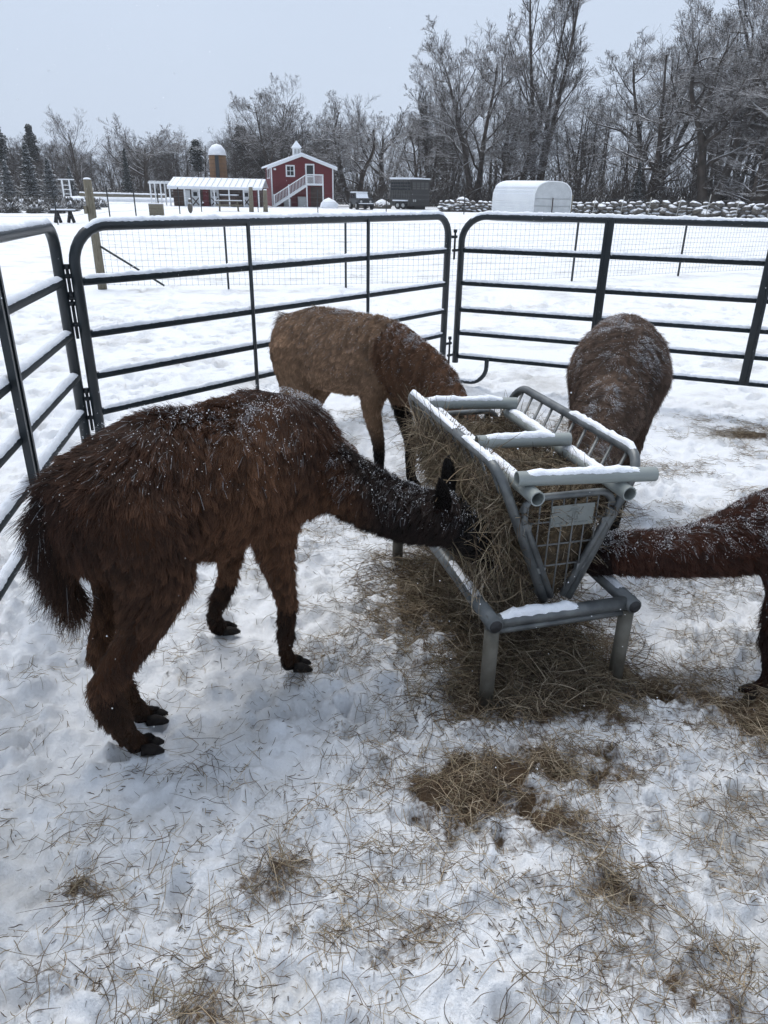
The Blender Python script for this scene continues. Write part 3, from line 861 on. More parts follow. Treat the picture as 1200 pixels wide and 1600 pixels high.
def alpaca(name, label, fr, chains, colour, fur, nstr, seed, fold=None, snow=None, smooth=7, lock=0.12, per=34, wav=0.9):
    """colour(kind, local pos) -> [n,3]; fur(kind, local pos, normal) -> length, lift, flow[n,3] local"""
    rng = np.random.default_rng(seed)
    root = thing(name, label, 'alpaca', tuple(fr.b), 'alpacas feeding')
    me, co, reg = body_mesh(fr, chains, smooth=smooth)
    kinds = np.array([c[0] for c in chains])
    if fold is not None:
        nrm = mesh_normals(me)
        co = co + nrm * fold(kinds[reg], fr.inv(co))[:, None]
    local = fr.inv(co)
    vcol = colour(kinds[reg], local, rng)
    me.vertices.foreach_set('co', (co - fr.b).astype(np.float32).ravel()); me.update()
    nrm = mesh_normals(me)
    me.polygons.foreach_set('use_smooth', np.ones(len(me.polygons), dtype=bool))
    at = me.attributes.new('col', 'FLOAT_COLOR', 'POINT')
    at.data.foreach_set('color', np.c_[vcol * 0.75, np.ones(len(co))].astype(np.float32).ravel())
    me.materials.clear(); me.materials.append(M_SKIN); me.name = 'body'
    body = bpy.data.objects.new('body', me); COL.objects.link(body); body.parent = root; BASE[body.name] = fr.b
    # strands
    me.calc_loop_triangles()
    tri = np.empty(len(me.loop_triangles) * 3, np.int32); me.loop_triangles.foreach_get('vertices', tri); tri = tri.reshape(-1, 3)
    A = co[tri]; ar = np.linalg.norm(np.cross(A[:, 1] - A[:, 0], A[:, 2] - A[:, 0]), axis=1)
    kt = kinds[reg[tri[:, 0]]]
    ti = rng.choice(len(tri), nstr, p=ar / ar.sum())
    w = rng.dirichlet((1, 1, 1), nstr)
    p = (A[ti] * w[:, :, None]).sum(1); nn = (nrm[tri[ti]] * w[:, :, None]).sum(1); nn = unit(nn)
    kk = kt[ti]
    lp = fr.inv(p)
    length, lift, flow, clump = fur(kk, lp, rng)
    flow_w = flow[:, :1] * fr.f + flow[:, 1:2] * fr.l + flow[:, 2:3] * np.array([0, 0, 1.0])
    tang = flow_w - (flow_w * nn).sum(1)[:, None] * nn
    tang = unit(tang + 1e-6)
    wob = np.stack([vnoise3(p * 7 + 3.3), vnoise3(p * 7 + 11.1), vnoise3(p * 7 + 27.9)], 1) - 0.5
    tang = unit(tang + wob * wav + rng.normal(0, 0.22, (nstr, 3)))
    length = length * rng.uniform(0.6, 1.25, nstr)
    S = 5
    t = np.linspace(0, 1, S)
    dirv = unit(nn * lift[:, None] + tang * (1 - lift)[:, None])
    P = p[:, None] + length[:, None, None] * (dirv[:, None] * t[None, :, None] * 0.75 + tang[:, None] * (t ** 2)[None, :, None] * 0.35)
    P[:, :, 2] -= (length[:, None] * (t ** 2)[None] * 0.14)
    # locks: tips gather to a neighbour
    nc = max(50, nstr // per)
    ci = rng.choice(nstr, nc, replace=False)
    kd = KDTree(nc)
    for i, k in enumerate(ci): kd.insert(p[k], i)
    kd.balance()
    near = np.array([ci[kd.find(q)[1]] for q in p])
    off = p[near] - p
    P += off[:, None] * (t ** 1.5)[None, :, None] * (clump[:, None, None]) * 0.9
    lockn = rng.normal(0, 1, (nstr, 3))[near]
    P += lockn[:, None] * (t ** 1.6)[None, :, None] * (length * lock * clump)[:, None, None]
    R = (0.0009 * (1 - 0.72 * t))[None] * rng.uniform(0.7, 1.3, (nstr, 1))
    C = colour(kk, lp, rng) * rng.uniform(0.7, 1.35, (nstr, 1)) * rng.uniform(0.62, 1.42, nstr)[near][:, None]
    if snow is not None:      # frosted fibre tips where the snow lies
        dn, _ = snow(kk, lp, nn, rng)
        fz = rng.random(nstr) < dn * 0.55 * np.clip((vnoise3(lp * 55 + 5) - 0.36) * 5, 0, 1)
        C[fz] = C[fz] * 0.35 + np.array([0.34, 0.355, 0.38]) * rng.uniform(0.35, 1.0, (fz.sum(), 1))
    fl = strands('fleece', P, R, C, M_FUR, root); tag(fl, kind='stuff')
    if snow is not None:
        m = 170000
        ti = rng.choice(len(tri), m, p=ar / ar.sum()); w = rng.dirichlet((1, 1, 1), m)
        q = (A[ti] * w[:, :, None]).sum(1); qn = unit((nrm[tri[ti]] * w[:, :, None]).sum(1)); ql = fr.inv(q)
        dens, hover = snow(kt[ti], ql, qn, rng)
        dens = dens * np.clip((vnoise3(ql * 55 + 5) - 0.40) * 5, 0, 1) * 1.9
        k = rng.random(m) < dens
        q, qn, hover = q[k], qn[k], hover[k]
        q = q + unit(qn + np.array([0, 0, 0.7])) * (hover * rng.uniform(0.5, 1.1, len(q)))[:, None]
        V, F = flakes(q, rng.gamma(1.8, 0.0005, len(q)).clip(0.0004, 0.0022), rng)
        so = mk('snow_dusting', V, F, M_SNOW, root, smooth=False); tag(so, kind='stuff')
    return root

def eyes(root, fr, pts, r=0.016):
    for p in pts: 
        V = ICO_V * r + np.array(p)
        mk('eye', V, ICO_F, M_EYE, root)

def toes(root, foot, ang):
    """two pointed toes on the ground; foot = ankle ground point"""
    d = np.array([math.cos(ang), math.sin(ang), 0]); s = np.array([-d[1], d[0], 0])
    for k in (-1, 1):
        p = np.array([foot[0], foot[1], 0.0]) + s * k * 0.018
        MB().tube([p + d * 0.015 + up * 0.028, p + d * 0.045 + up * 0.023, p + d * 0.068 + up * 0.016 + s * k * 0.003, p + d * 0.084 + up * 0.009 + s * k * 0.004], [0.020, 0.020, 0.015, 0.006], 8, flat=(0.9, 0.95)).build('toe', M_NAIL, root, True)

def head_chain(poll, nose, sideways, ear_up, ear_len=0.145, ears=(1, 1)):
    poll = np.array(poll, float); nose = np.array(nose, float); d = nose - poll; L = np.linalg.norm(d); d /= L
    s = np.array(sideways, float); s -= (s @ d) * d; s /= np.linalg.norm(s)
    ch = [('head', [(poll, 0.075), (poll + d * 0.07, 0.078), (poll + d * L * 0.55, 0.062), (poll + d * L * 0.82, 0.045), (nose, 0.036)])]
    e = np.array(ear_up, float)
    for k, on in zip((-1, 1), ears):
        if not on: continue
        b = poll - d * 0.01 + s * k * 0.05 + e * 0.045
        t = e + s * k * 0.28; t /= np.linalg.norm(t)
        ch.append(('ear', [(b, 0.024), (b + t * ear_len * 0.35, 0.030), (b + t * ear_len * 0.7, 0.024), (b + t * ear_len, 0.009)]))
    ep = [poll + d * L * 0.42 + s * k * 0.058 + np.cross(s, d) * 0.0 + e * 0.022 for k in (-1, 1)]
    return ch, ep

def leg_chain(top, mid, knee, fet, foot, rad):
    return ('leg', [(top, rad[0]), (mid, rad[1]), (knee, rad[2]), (fet, rad[3]), (foot, rad[4])])

def rest_pose(fr, hind, front, z0=0.79, fat=1.0, rz=0.265, shaggy=1.0, fx=0.25):
    """torso and four legs; hind, front: local foot positions [(x,y) left, (x,y) right]"""
    ch = [('body', [(fr(-0.37, 0, z0 + 0.0), (0.15, 0.185 * fat, rz * 0.83)), (fr(-0.22, 0, z0 + 0.012), (0.18, 0.225 * fat, rz * 0.97)), (fr(0.0, 0, z0 - 0.005), (0.2, 0.24 * fat, rz)),
                    (fr(0.20, 0, z0 + 0.005), (0.18, 0.22 * fat, rz * 0.95)), (fr(0.37, 0, z0 - 0.02), (0.13, 0.165 * fat, rz * 0.80))])]
    for (x, y), s in zip(hind, (1, -1)):
        ch.append(('leg', [(fr(-0.30, s * 0.10, z0 - 0.03), 0.160), (fr(-0.27 + 0.2 * (x + 0.28), s * 0.12, z0 * 0.75), 0.108), (fr(-0.30 + 0.5 * (x + 0.28), s * 0.115, z0 * 0.56), 0.066 * shaggy), (fr(x - 0.085, (y + s * 0.11) / 2, z0 * 0.39), 0.042 * shaggy), (fr(x - 0.02, y, 0.085), 0.034), (fr(x + 0.01, y, 0.04), 0.031)]))
        ch.append(('foot', [(fr(x - 0.005, y, 0.036), 0.030), (fr(x + 0.05, y, 0.026), 0.026)]))
    for (x, y), s in zip(front, (1, -1)):
        ch.append(('leg', [(fr(fx, s * 0.105, z0 - 0.11), 0.10), (fr(fx - 0.01 + 0.3 * (x - fx), s * 0.115, z0 * 0.65), 0.062 * shaggy), (fr(fx + 0.72 * (x - fx) + 0.012, (y + s * 0.115) / 2, z0 * 0.375), 0.044 * shaggy), (fr(x - 0.015, y, 0.085), 0.033), (fr(x + 0.01, y, 0.04), 0.031)]))
        ch.append(('foot', [(fr(x - 0.005, y, 0.036), 0.030), (fr(x + 0.05, y, 0.026), 0.026)]))
    return ch

def standard_fur(body_len, neck_len, leg_len, clumpv=0.75, lift=0.36):
    def fur(kind, lp, rng):
        n = len(lp)
        ln = np.full(n, body_len); cl = np.full(n, clumpv); lf = np.full(n, lift)
        flow = np.c_[np.full(n, -0.55), np.sign(lp[:, 1]) * 0.25, np.full(n, -1.0)]
        k = kind == 'leg'
        ln[k] = np.where(lp[k, 2] > 0.40, body_len * 0.8, np.where(lp[k, 2] > 0.17, leg_len, leg_len * 0.45)); flow[k] = (-0.35, 0, -1.0)
        k = kind == 'foot'; ln[k] = 0.008; lf[k] = 0.2; flow[k] = (0.5, 0, -0.6)
        k = kind == 'neck'; ln[k] = neck_len; flow[k] = (-0.8, 0, -0.9)
        k = kind == 'head'; ln[k] = 0.018; flow[k] = (-0.8, 0, -0.5)
        k = kind == 'ear'; ln[k] = 0.012; flow[k] = (0, 0, 1.0); cl[k] = 0.1
        k = kind == 'tail'; ln[k] = 0.075; flow[k] = (-0.25, 0, -1.0); lf[k] = 0.12
        return ln, lf, flow, cl
    return fur

# --- the big dark brown one at the left
frA = Frame((-0.545, 2.108), math.radians(90 - 43))
def loc2(fr, pts): return [tuple(fr.inv(np.array([[x, y, 0.0]]))[0][:2]) for x, y in pts]
hindA = loc2(frA, [(-0.80, 1.90), (-0.775, 1.765)])
frontA = loc2(frA, [(-0.66, 2.43), (-0.345, 2.205)])
chA = rest_pose(frA, hindA, frontA, 0.815, 1.0, 0.25, 0.88, 0.13)
chA.append(('body', [(frA(0.33, -0.02, 0.76), 0.17), (frA(0.44, -0.03, 0.74), 0.135)]))
chA.append(('neck', [(frA(0.36, -0.02, 0.80), 0.13), ((-0.17, 2.30, 0.745), 0.115), ((-0.05, 2.25, 0.69), 0.100), ((0.09, 2.225, 0.645), 0.098), ((0.19, 2.215, 0.635), 0.092)]))
hc, eyA = head_chain((0.225, 2.225, 0.635), (0.395, 2.235, 0.455), (0.3, 1.0, 0.1), (-0.12, 0.06, 1.0), 0.14)
chA += hc
chA.append(('tail', [(frA(-0.44, 0.01, 0.92), 0.05), (frA(-0.495, 0.03, 0.82), 0.05), (frA(-0.50, 0.045, 0.70), 0.048), (frA(-0.475, 0.04, 0.55), 0.03)]))
def colA(kind, lp, rng):
    n = len(lp)
    t = vnoise3(lp * 3.5 + 7)[:, None]
    t = np.clip(t * 1.7 - 0.35, 0, 1)
    c = np.array([0.036, 0.0162, 0.0095]) * (1 - t) + np.array([0.102, 0.049, 0.026]) * t
    warm = np.clip((0.78 - lp[:, 2]) / 0.3, 0, 1)[:, None] * np.clip(vnoise3(lp * 5.5 + 2) * 2 - 0.7, 0, 1)[:, None]
    c = c + warm * np.array([0.055, 0.030, 0.016])
    dark = (kind == 'head') | (kind == 'ear') | (kind == 'foot')
    c[dark] = (0.008, 0.0065, 0.006)
    k = kind == 'neck'; g_ = np.clip((lp[k, 0] - 0.325) / 0.07, 0, 1)[:, None]; c[k] = c[k] * (1 - g_) + np.array([0.013, 0.0078, 0.0062]) * (0.7 + 0.7 * t[k]) * g_
    k = kind == 'tail'; c[k] *= 0.55
    k = (kind == 'leg') & (lp[:, 2] < 0.30); c[k] = c[k] * 0.36
    return c
def snowA(kind, lp, nn, rng):
    up_ = np.clip(nn[:, 2], 0, 1)
    pat = fbm(lp[:, 0] * 7, lp[:, 1] * 7, 3)
    d = up_ ** 3 * (0.05 + 1.1 * np.clip((pat - 0.47) * 5, 0, 1)) * np.clip((lp[:, 0] + 0.35) / 0.45, 0.15, 1)
    d = d + 0.045 * np.clip(nn[:, 2] + 0.1, 0, 1)
    d = np.where((kind == 'neck') | (kind == 'head'), 0.30 * np.clip(nn[:, 2] + 0.2, 0, 1), d)
    d = np.where(kind == 'tail', 0.12 * np.clip(nn[:, 2] + 0.4, 0, 1), d)
    d = np.where((kind == 'leg') | (kind == 'foot') | (kind == 'ear'), d * 0.1, d)
    return d * 0.9, np.where(kind == 'body', 0.026, 0.014)
def foldA(kind, lp):
    n = fbm(lp[:, 0] * 6 + lp[:, 1] * 2, lp[:, 2] * 6, 3) - 0.5
    return np.where(kind == 'body', 0.045 * n, np.where(kind == 'leg', 0.02 * n, 0.0))
aA = alpaca('alpaca', 'big shaggy dark brown alpaca at left, seen from behind, eating from the feeder', frA, chA, colA, standard_fur(0.031, 0.023, 0.026, 0.72, 0.28), 190000, 101, foldA, snowA, lock=0.17, per=38, wav=1.3)
eyes(aA, frA, eyA)
for (x, y), a in zip([(-0.80, 1.90), (-0.775, 1.765), (-0.66, 2.43), (-0.345, 2.205)], (0.35, 0.3, 0.5, 0.25)): toes(aA, (x, y), a)

# --- the tan one in the middle
frB = Frame((-0.225, 4.19), math.radians(-31))
hindB = loc2(frB, [(-0.42, 4.50), (-0.54, 4.42)])
frontB = loc2(frB, [(0.17, 4.03), (-0.02, 4.07)])
chB = rest_pose(frB, hindB, frontB, 0.785, 0.95, 0.245, 0.88)
chB.append(('neck', [(frB(0.30, 0, 0.80), 0.19), ((0.17, 3.94, 0.72), 0.175), ((0.30, 3.82, 0.62), 0.135), ((0.40, 3.66, 0.52), 0.105), ((0.45, 3.50, 0.48), 0.09)]))
hc, eyB = head_chain((0.455, 3.47, 0.48), (0.52, 3.28, 0.36), (1, 0.3, 0), (0.0, 0.35, 0.9), 0.12)
chB += hc
chB.append(('tail', [(frB(-0.44, 0, 0.92), 0.05), (frB(-0.485, 0, 0.80), 0.05), (frB(-0.49, 0, 0.68), 0.03)]))
def colB(kind, lp, rng):
    t = vnoise3(lp * 4 + 9)[:, None]
    c = np.array([0.215, 0.132, 0.081]) * (1 - t) + np.array([0.30, 0.195, 0.127]) * t
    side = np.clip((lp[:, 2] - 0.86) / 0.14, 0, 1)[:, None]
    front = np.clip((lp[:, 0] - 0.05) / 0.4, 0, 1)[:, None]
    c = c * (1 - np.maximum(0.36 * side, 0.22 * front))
    k = kind == 'neck'; c[k] = np.array([0.105, 0.056, 0.033]) * (0.75 + 0.5 * t[k])
    dark = (kind == 'head') | (kind == 'ear') | (kind == 'foot')
    c[dark] = (0.010, 0.008, 0.007)
    k = kind == 'leg'; f_ = np.clip((0.42 + 0.06 * t[k, 0] - lp[k, 2]) / 0.22, 0, 1)[:, None] ** 0.8; c[k] = c[k] * (1 - f_) + np.array([0.010, 0.008, 0.007]) * f_
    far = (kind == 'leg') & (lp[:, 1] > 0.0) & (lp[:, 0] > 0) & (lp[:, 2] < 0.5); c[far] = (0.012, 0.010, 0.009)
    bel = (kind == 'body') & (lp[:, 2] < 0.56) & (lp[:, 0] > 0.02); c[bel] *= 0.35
    k = kind == 'tail'; c[k] *= 0.5
    return c
def foldB(kind, lp):
    s = np.clip((lp[:, 0] + 0.05) / 0.35, 0, 1) * np.clip((lp[:, 2] - 0.55) / 0.2, 0, 1)
    w = np.sin(lp[:, 0] * 105 + lp[:, 2] * 22 + 5 * fbm(lp[:, 0] * 5, lp[:, 2] * 5, 3))
    n = fbm(lp[:, 0] * 5 + 3, lp[:, 2] * 5 + lp[:, 1] * 4, 3) - 0.5
    return np.where((kind == 'body') | (kind == 'neck'), 0.0075 * w * s + 0.022 * n, 0.0)
def snowB(kind, lp, nn, rng):
    pat = fbm(lp[:, 0] * 11 + 2, lp[:, 1] * 11 + lp[:, 2] * 6, 3)
    spine = np.exp(-(lp[:, 1] / 0.075) ** 2) * np.clip(nn[:, 2], 0, 1) ** 2
    d = spine * (0.15 + 2.2 * np.clip((pat - 0.45) * 5, 0, 1)) * np.clip((lp[:, 0] + 0.35) * 3, 0.2, 1) + 0.07 * np.clip(nn[:, 2] + 0.25, 0, 1) * np.clip((pat - 0.36) * 4, 0, 1) * np.clip((lp[:, 2] - 0.55) * 4, 0, 1)
    d = d + 0.05 * np.clip((lp[:, 2] - 0.6) * 4, 0, 1)
    return np.where((kind == 'leg') | (kind == 'foot'), 0.0, d), np.where(kind == 'body', 0.016, 0.013)
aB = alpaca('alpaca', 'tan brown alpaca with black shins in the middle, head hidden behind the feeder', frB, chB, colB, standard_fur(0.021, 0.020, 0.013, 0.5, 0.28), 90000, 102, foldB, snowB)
eyes(aB, frB, eyB)
for (x, y), a in zip([(-0.42, 4.50), (-0.54, 4.42), (0.17, 4.03), (-0.02, 4.07)], (-0.5,) * 4): toes(aB, (x, y), a)

# --- the one facing us at the right
frC = Frame((1.215, 3.72), math.atan2(-0.93, -0.34))
hindC = loc2(frC, [(1.42, 3.98), (1.22, 4.04)])
frontC = loc2(frC, [(1.20, 3.40), (1.02, 3.47)])
chC = rest_pose(frC, hindC, frontC, 0.79, 1.08, 0.275, 1.0)
chC.append(('neck', [(frC(0.28, 0, 0.80), (0.17, 0.20, 0.19)), ((1.05, 3.27, 0.72), 0.165), ((0.93, 3.05, 0.60), 0.12), ((0.86, 2.93, 0.50), 0.098), ((0.83, 2.88, 0.46), 0.09)]))
hc, eyC = head_chain((0.83, 2.87, 0.46), (0.70, 2.80, 0.36), (-0.4, 1, 0), (0.3, 0.3, 0.9), 0.11)
chC += hc
chC.append(('tail', [(frC(-0.46, 0, 0.9), 0.05), (frC(-0.53, 0, 0.78), 0.05), (frC(-0.54, 0, 0.66), 0.03)]))
def colC(kind, lp, rng):
    t = vnoise3(lp * 5 + 1)[:, None]
    c = np.array([0.070, 0.046, 0.034]) * (1 - t) + np.array([0.140, 0.096, 0.072]) * t
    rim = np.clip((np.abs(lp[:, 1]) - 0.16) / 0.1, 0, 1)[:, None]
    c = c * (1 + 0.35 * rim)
    dark = (kind == 'head') | (kind == 'ear') | (kind == 'foot') | ((kind == 'leg') & (lp[:, 2] < 0.3))
    c[dark] = (0.011, 0.009, 0.008)
    return c
def wrinkC(lp):
    return np.sin(lp[:, 0] * 85 - np.abs(lp[:, 1]) * 34 + 22 * fbm(lp[:, 0] * 5, lp[:, 1] * 5, 4)) * np.clip(fbm(lp[:, 0] * 11 + 4, lp[:, 1] * 11, 2) * 3 - 0.8, 0, 1)
def foldC(kind, lp):
    n = fbm(lp[:, 0] * 5 + 3, lp[:, 1] * 6, 3) - 0.5
    return np.where((kind == 'body') | (kind == 'neck'), 0.0065 * wrinkC(lp) * np.clip((lp[:, 2] - 0.6) * 5, 0, 1) + 0.02 * n, 0.0)
def snowC(kind, lp, nn, rng):
    pat = fbm(lp[:, 0] * 9 + 2, lp[:, 1] * 9, 3)
    u_ = np.clip(nn[:, 2], 0, 1)
    d = u_ ** 1.3 * (0.06 + 1.5 * np.clip((pat - 0.40) * 4, 0, 1) * np.clip(wrinkC(lp) * 1.2 + 0.15, 0, 1) + 0.25 * np.clip((pat - 0.42) * 4, 0, 1)) * 1.5
    return np.where((kind == 'leg') | (kind == 'foot'), 0.0, d), np.where(kind == 'body', 0.013, 0.011)
aC = alpaca('alpaca', 'plump grey brown alpaca at right facing the camera, snow caught along its back', frC, chC, colC, standard_fur(0.030, 0.024, 0.02, 0.5, 0.30), 90000, 103, foldC, snowC)
eyes(aC, frC, eyC)
for (x, y), a in zip([(1.42, 3.98), (1.22, 4.04), (1.20, 3.40), (1.02, 3.47)], (-1.9,) * 4): toes(aC, (x, y), a)

# --- the one reaching in from the right edge
frD = Frame((1.78, 2.37), math.radians(180 + 6))
hindD = loc2(frD, [(2.10, 2.26), (2.12, 2.48)])
frontD = loc2(frD, [(1.375, 2.10), (1.74, 2.48)])
chD = rest_pose(frD, hindD, frontD, 0.575, 0.85, 0.185, 0.85, 0.36)
chD.append(('neck', [(frD(0.30, 0, 0.59), (0.12, 0.14, 0.165)), ((1.38, 2.33, 0.555), 0.15), ((1.25, 2.32, 0.505), 0.118), ((1.10, 2.315, 0.470), 0.094), ((0.88, 2.32, 0.462), 0.084)]))
hc, eyD = head_chain((0.855, 2.33, 0.455), (0.67, 2.38, 0.41), (0.0, 1, 0.1), (0.95, 0.0, 0.25), 0.10)
chD += hc
chD.append(('tail', [(frD(-0.44, 0, 0.74), 0.05), (frD(-0.5, 0, 0.64), 0.05), (frD(-0.5, 0, 0.54), 0.03)]))
def colD(kind, lp, rng):
    t = vnoise3(lp * 5 + 5)[:, None]
    c = np.array([0.027, 0.0105, 0.0072]) * (1 - t) + np.array([0.062, 0.026, 0.0165]) * t
    dark = (kind == 'head') | (kind == 'ear') | (kind == 'foot')
    c[dark] = (0.016, 0.008, 0.007)
    k = (kind == 'leg') & (lp[:, 2] < 0.25); c[k] *= 0.6
    return c
def snowD(kind, lp, nn, rng):
    pat = fbm(lp[:, 0] * 12 + 2, lp[:, 1] * 12, 3)
    d = np.clip(nn[:, 2] + 0.15, 0, 1) ** 1.4 * (0.25 + 0.8 * np.clip((pat - 0.35) * 3, 0, 1))
    return np.where((kind == 'leg') | (kind == 'foot'), 0.02, d * 0.8), np.full(len(lp), 0.014)
aD = alpaca('alpaca', 'reddish brown alpaca reaching its neck in from the right edge', frD, chD, colD, standard_fur(0.035, 0.02, 0.028, 0.6, 0.32), 80000, 104, foldA, snowD)
eyes(aD, frD, eyD)
for (x, y), a in zip([(2.10, 2.26), (2.12, 2.48), (1.375, 2.10), (1.74, 2.48)], (3.2,) * 4): toes(aD, (x, y), a)
# ------------------------------------------------------------------ wire fence across the field
M_TPOST = mat('dark_steel_post', (0.018, 0.022, 0.024), 0.6)
M_WOOD = mat('weathered_post', (0.12, 0.105, 0.075), 0.85, (0.22, 0.20, 0.15), 14, bump=0.6, bscale=40, stretch=(6, 6, 0.6))
M_WIRE2 = mat('fence_wire', (0.10, 0.12, 0.14), 0.5, metal=0.3)
FLINE = np.array([(-5.06, 13.21), (-2.88, 13.48), (-0.78, 13.94), (1.55, 14.70), (3.84, 15.63), (6.57, 17.02), (9.10, 18.25), (12.0, 19.6), (15.2, 21.0)])
FH = 1.10
wf = thing('wire_fence', 'welded wire mesh fence on thin dark posts crossing the snowy field', 'fence', (1.55, 14.7, 0))
for i, (x, y) in enumerate(FLINE[1:]):
    if i in (2,): continue
    MB().box((x, y + 0.02, FH / 2 + 0.03), (0.035, 0.03, FH + 0.10), 0.3).build('post', M_TPOST, wf)
P = []
for z in np.linspace(0.06, FH, 11):
    for a, b in zip(FLINE[:-1], FLINE[1:]):
        P.append([(*a, z), (*((a + b) / 2), z - 0.012), (*b, z)])
for a, b in zip(FLINE[:-1], FLINE[1:]):
    m = int(np.linalg.norm(b - a) / 0.10)
    for k in range(m):
        q = a + (b - a) * k / m
        P.append([(*q, 0.04), (*q, 0.55), (*q, FH + 0.004)])
P = np.array(P); V, Q = tubes(P, np.full(P.shape[:2], 0.0026), 3)
o = mk('wire_mesh', V, Q, M_WIRE2, wf); tag(o, kind='stuff')
wp = thing('wooden_post', 'weathered round wooden fence post with snow on top at left', 'fence post', (-5.06, 13.21, 0))
o = MB().tube([(-5.06, 13.21, -0.05), (-5.06, 13.21, 0.9), (-5.065, 13.21, 1.75)], [0.078, 0.072, 0.066], 14).build('post', M_WOOD, wp, True)
mk('snow_cap', ICO_V * np.array([0.066, 0.066, 0.028]) + np.array([-5.065, 13.21, 1.752]), ICO_F, M_SNOW, wp)
MB().tube([(-5.0, 13.2, 0.70), (-4.04, 13.5, 0.02)], 0.018, 8).build('brace', M_TPOST, wp, True)
MB().box((-5.13, 13.13, 1.28), (0.05, 0.05, 0.12), 0.2).build('insulator', M_WOOD, wp)

# second fence: bare posts with thin strands, far left
F2 = [(-26.0, 34.0), (-19.8, 35.5), (-15.24, 35.5), (-15.5, 40.0), (-15.75, 43.7), (-15.4, 47.2), (-14.8, 50.0), (-14.3, 53.1), (-14.0, 58.1), (-10.0, 59.5), (-5.5, 60.3), (-0.2, 61.2), (6.0, 62.0)]
f2 = thing('strand_fence', 'thin strand fence on dark stakes running past the bushes and barns', 'fence', (-15.2, 47.2, 0))
for i, (x, y) in enumerate(F2):
    hgt = 1.55 + 0.12 * math.sin(i * 2.1)
    MB().box((x, y, hgt / 2), (0.055, 0.055, hgt), 0.2 * i).build('post', M_TPOST, f2)
P = []
for z in (0.35, 0.75, 1.1, 1.4):
    for a, b in zip(F2[:-1], F2[1:]): P.append([(*a, z), ((a[0] + b[0]) / 2, (a[1] + b[1]) / 2, z - 0.03), (*b, z)])
P = np.array(P); V, Q = tubes(P, np.full(P.shape[:2], 0.006), 3)
o = mk('strand_wire', V, Q, M_WIRE2, f2); tag(o, kind='stuff')

# ------------------------------------------------------------------ farm buildings
class Loc:
    def __init__(s, x, y, a):
        s.o = np.array([x, y, 0.0]); s.a = a
        s.x = np.array([math.cos(a), math.sin(a), 0]); s.y = np.array([-math.sin(a), math.cos(a), 0])
    def __call__(s, x, y, z): return s.o + s.x * x + s.y * y + np.array([0, 0, z])
    def box(s, b, x0, x1, y0, y1, z0, z1):
        return b.box(s((x0 + x1) / 2, (y0 + y1) / 2, (z0 + z1) / 2), (x1 - x0, y1 - y0, z1 - z0), s.a)
    def B(s, name, m, parent, *boxes):
        b = MB()
        for q in boxes: s.box(b, *q)
        return b.build(name, m, parent)
M_RED = mat('barn_red', (0.105, 0.009, 0.015), 0.7, (0.135, 0.012, 0.019), 3, bump=0.2, bscale=20, stretch=(0.3, 0.3, 30))
M_WHITE = mat('white_trim', (0.72, 0.74, 0.76), 0.6)
M_ROOFSNOW = mat('roof_snow', (0.80, 0.83, 0.88), 0.75, (0.74, 0.78, 0.84), 2, bump=0.2, bscale=6)
M_GLASS = mat('dark_pane', (0.012, 0.016, 0.02), 0.08)
M_DKBROWN = mat('dark_boards', (0.045, 0.028, 0.022), 0.8, (0.075, 0.045, 0.035), 6)
M_GREYBOX = mat('grey_unit', (0.38, 0.39, 0.39), 0.6)
M_STONE = snowy('field_stone', (0.075, 0.068, 0.060), (0.16, 0.147, 0.13), 0.56, 0.35, 5, nscale=4)

barn = thing('red_barn', 'two storey red barn with white trim, cupola and outside staircase', 'barn', (-9, 82, 0))
b_ = Loc(-11.95, 80.0, math.radians(14)); BWd, BDp, EV, PK = 6.35, 6.0, 3.72, 4.82
def gable_wall():
    V = [b_(0, 0, 0), b_(BWd, 0, 0), b_(BWd, 0, EV), b_(BWd / 2 - 0.05, 0, PK), b_(0, 0, EV), b_(0, BDp, 0), b_(BWd, BDp, 0), b_(BWd, BDp, EV), b_(BWd / 2 - 0.05, BDp, PK), b_(0, BDp, EV)]
    return np.array(V), [(0, 1, 2, 3, 4), (6, 5, 9, 8, 7), (5, 0, 4, 9), (1, 6, 7, 2), (4, 3, 8, 9), (3, 2, 7, 8)]
mk('wall', *gable_wall(), M_RED, barn, smooth=False)
for sx in (0, 1):   # roof slopes with snow
    xe, xr = (-0.38, BWd / 2 - 0.05) if sx == 0 else (BWd + 0.38, BWd / 2 - 0.05)
    ze = EV - 0.38 * (PK - EV) / (BWd / 2)
    q = []
    for y in (-0.35, BDp + 0.35):
        for dz in (0.03, 0.20):
            q += [b_(xe, y, ze + dz), b_(xr, y, PK + dz)]
    rf = mk('roof', np.array(q), [(0, 1, 3, 2), (4, 6, 7, 5), (2, 3, 7, 6), (0, 4, 5, 1), (0, 2, 6, 4), (1, 5, 7, 3)], M_ROOFSNOW, barn, smooth=False)
    q = []
    for y in (-0.40, -0.34):
        for dz in (-0.16, 0.06): q += [b_(xe, y, ze + dz), b_(xr, y, PK + dz)]
    mk('bargeboard', np.array(q), [(0, 1, 3, 2), (4, 6, 7, 5), (2, 3, 7, 6), (0, 4, 5, 1), (0, 2, 6, 4), (1, 5, 7, 3)], M_WHITE, barn, smooth=False)
b_.B('corner_trim', M_WHITE, barn, (-0.03, 0.10, -0.03, 0.1, 0, EV - 0.1)); b_.B('corner_trim', M_WHITE, barn, (BWd - 0.10, BWd + 0.03, -0.03, 0.1, 0, EV - 0.1))
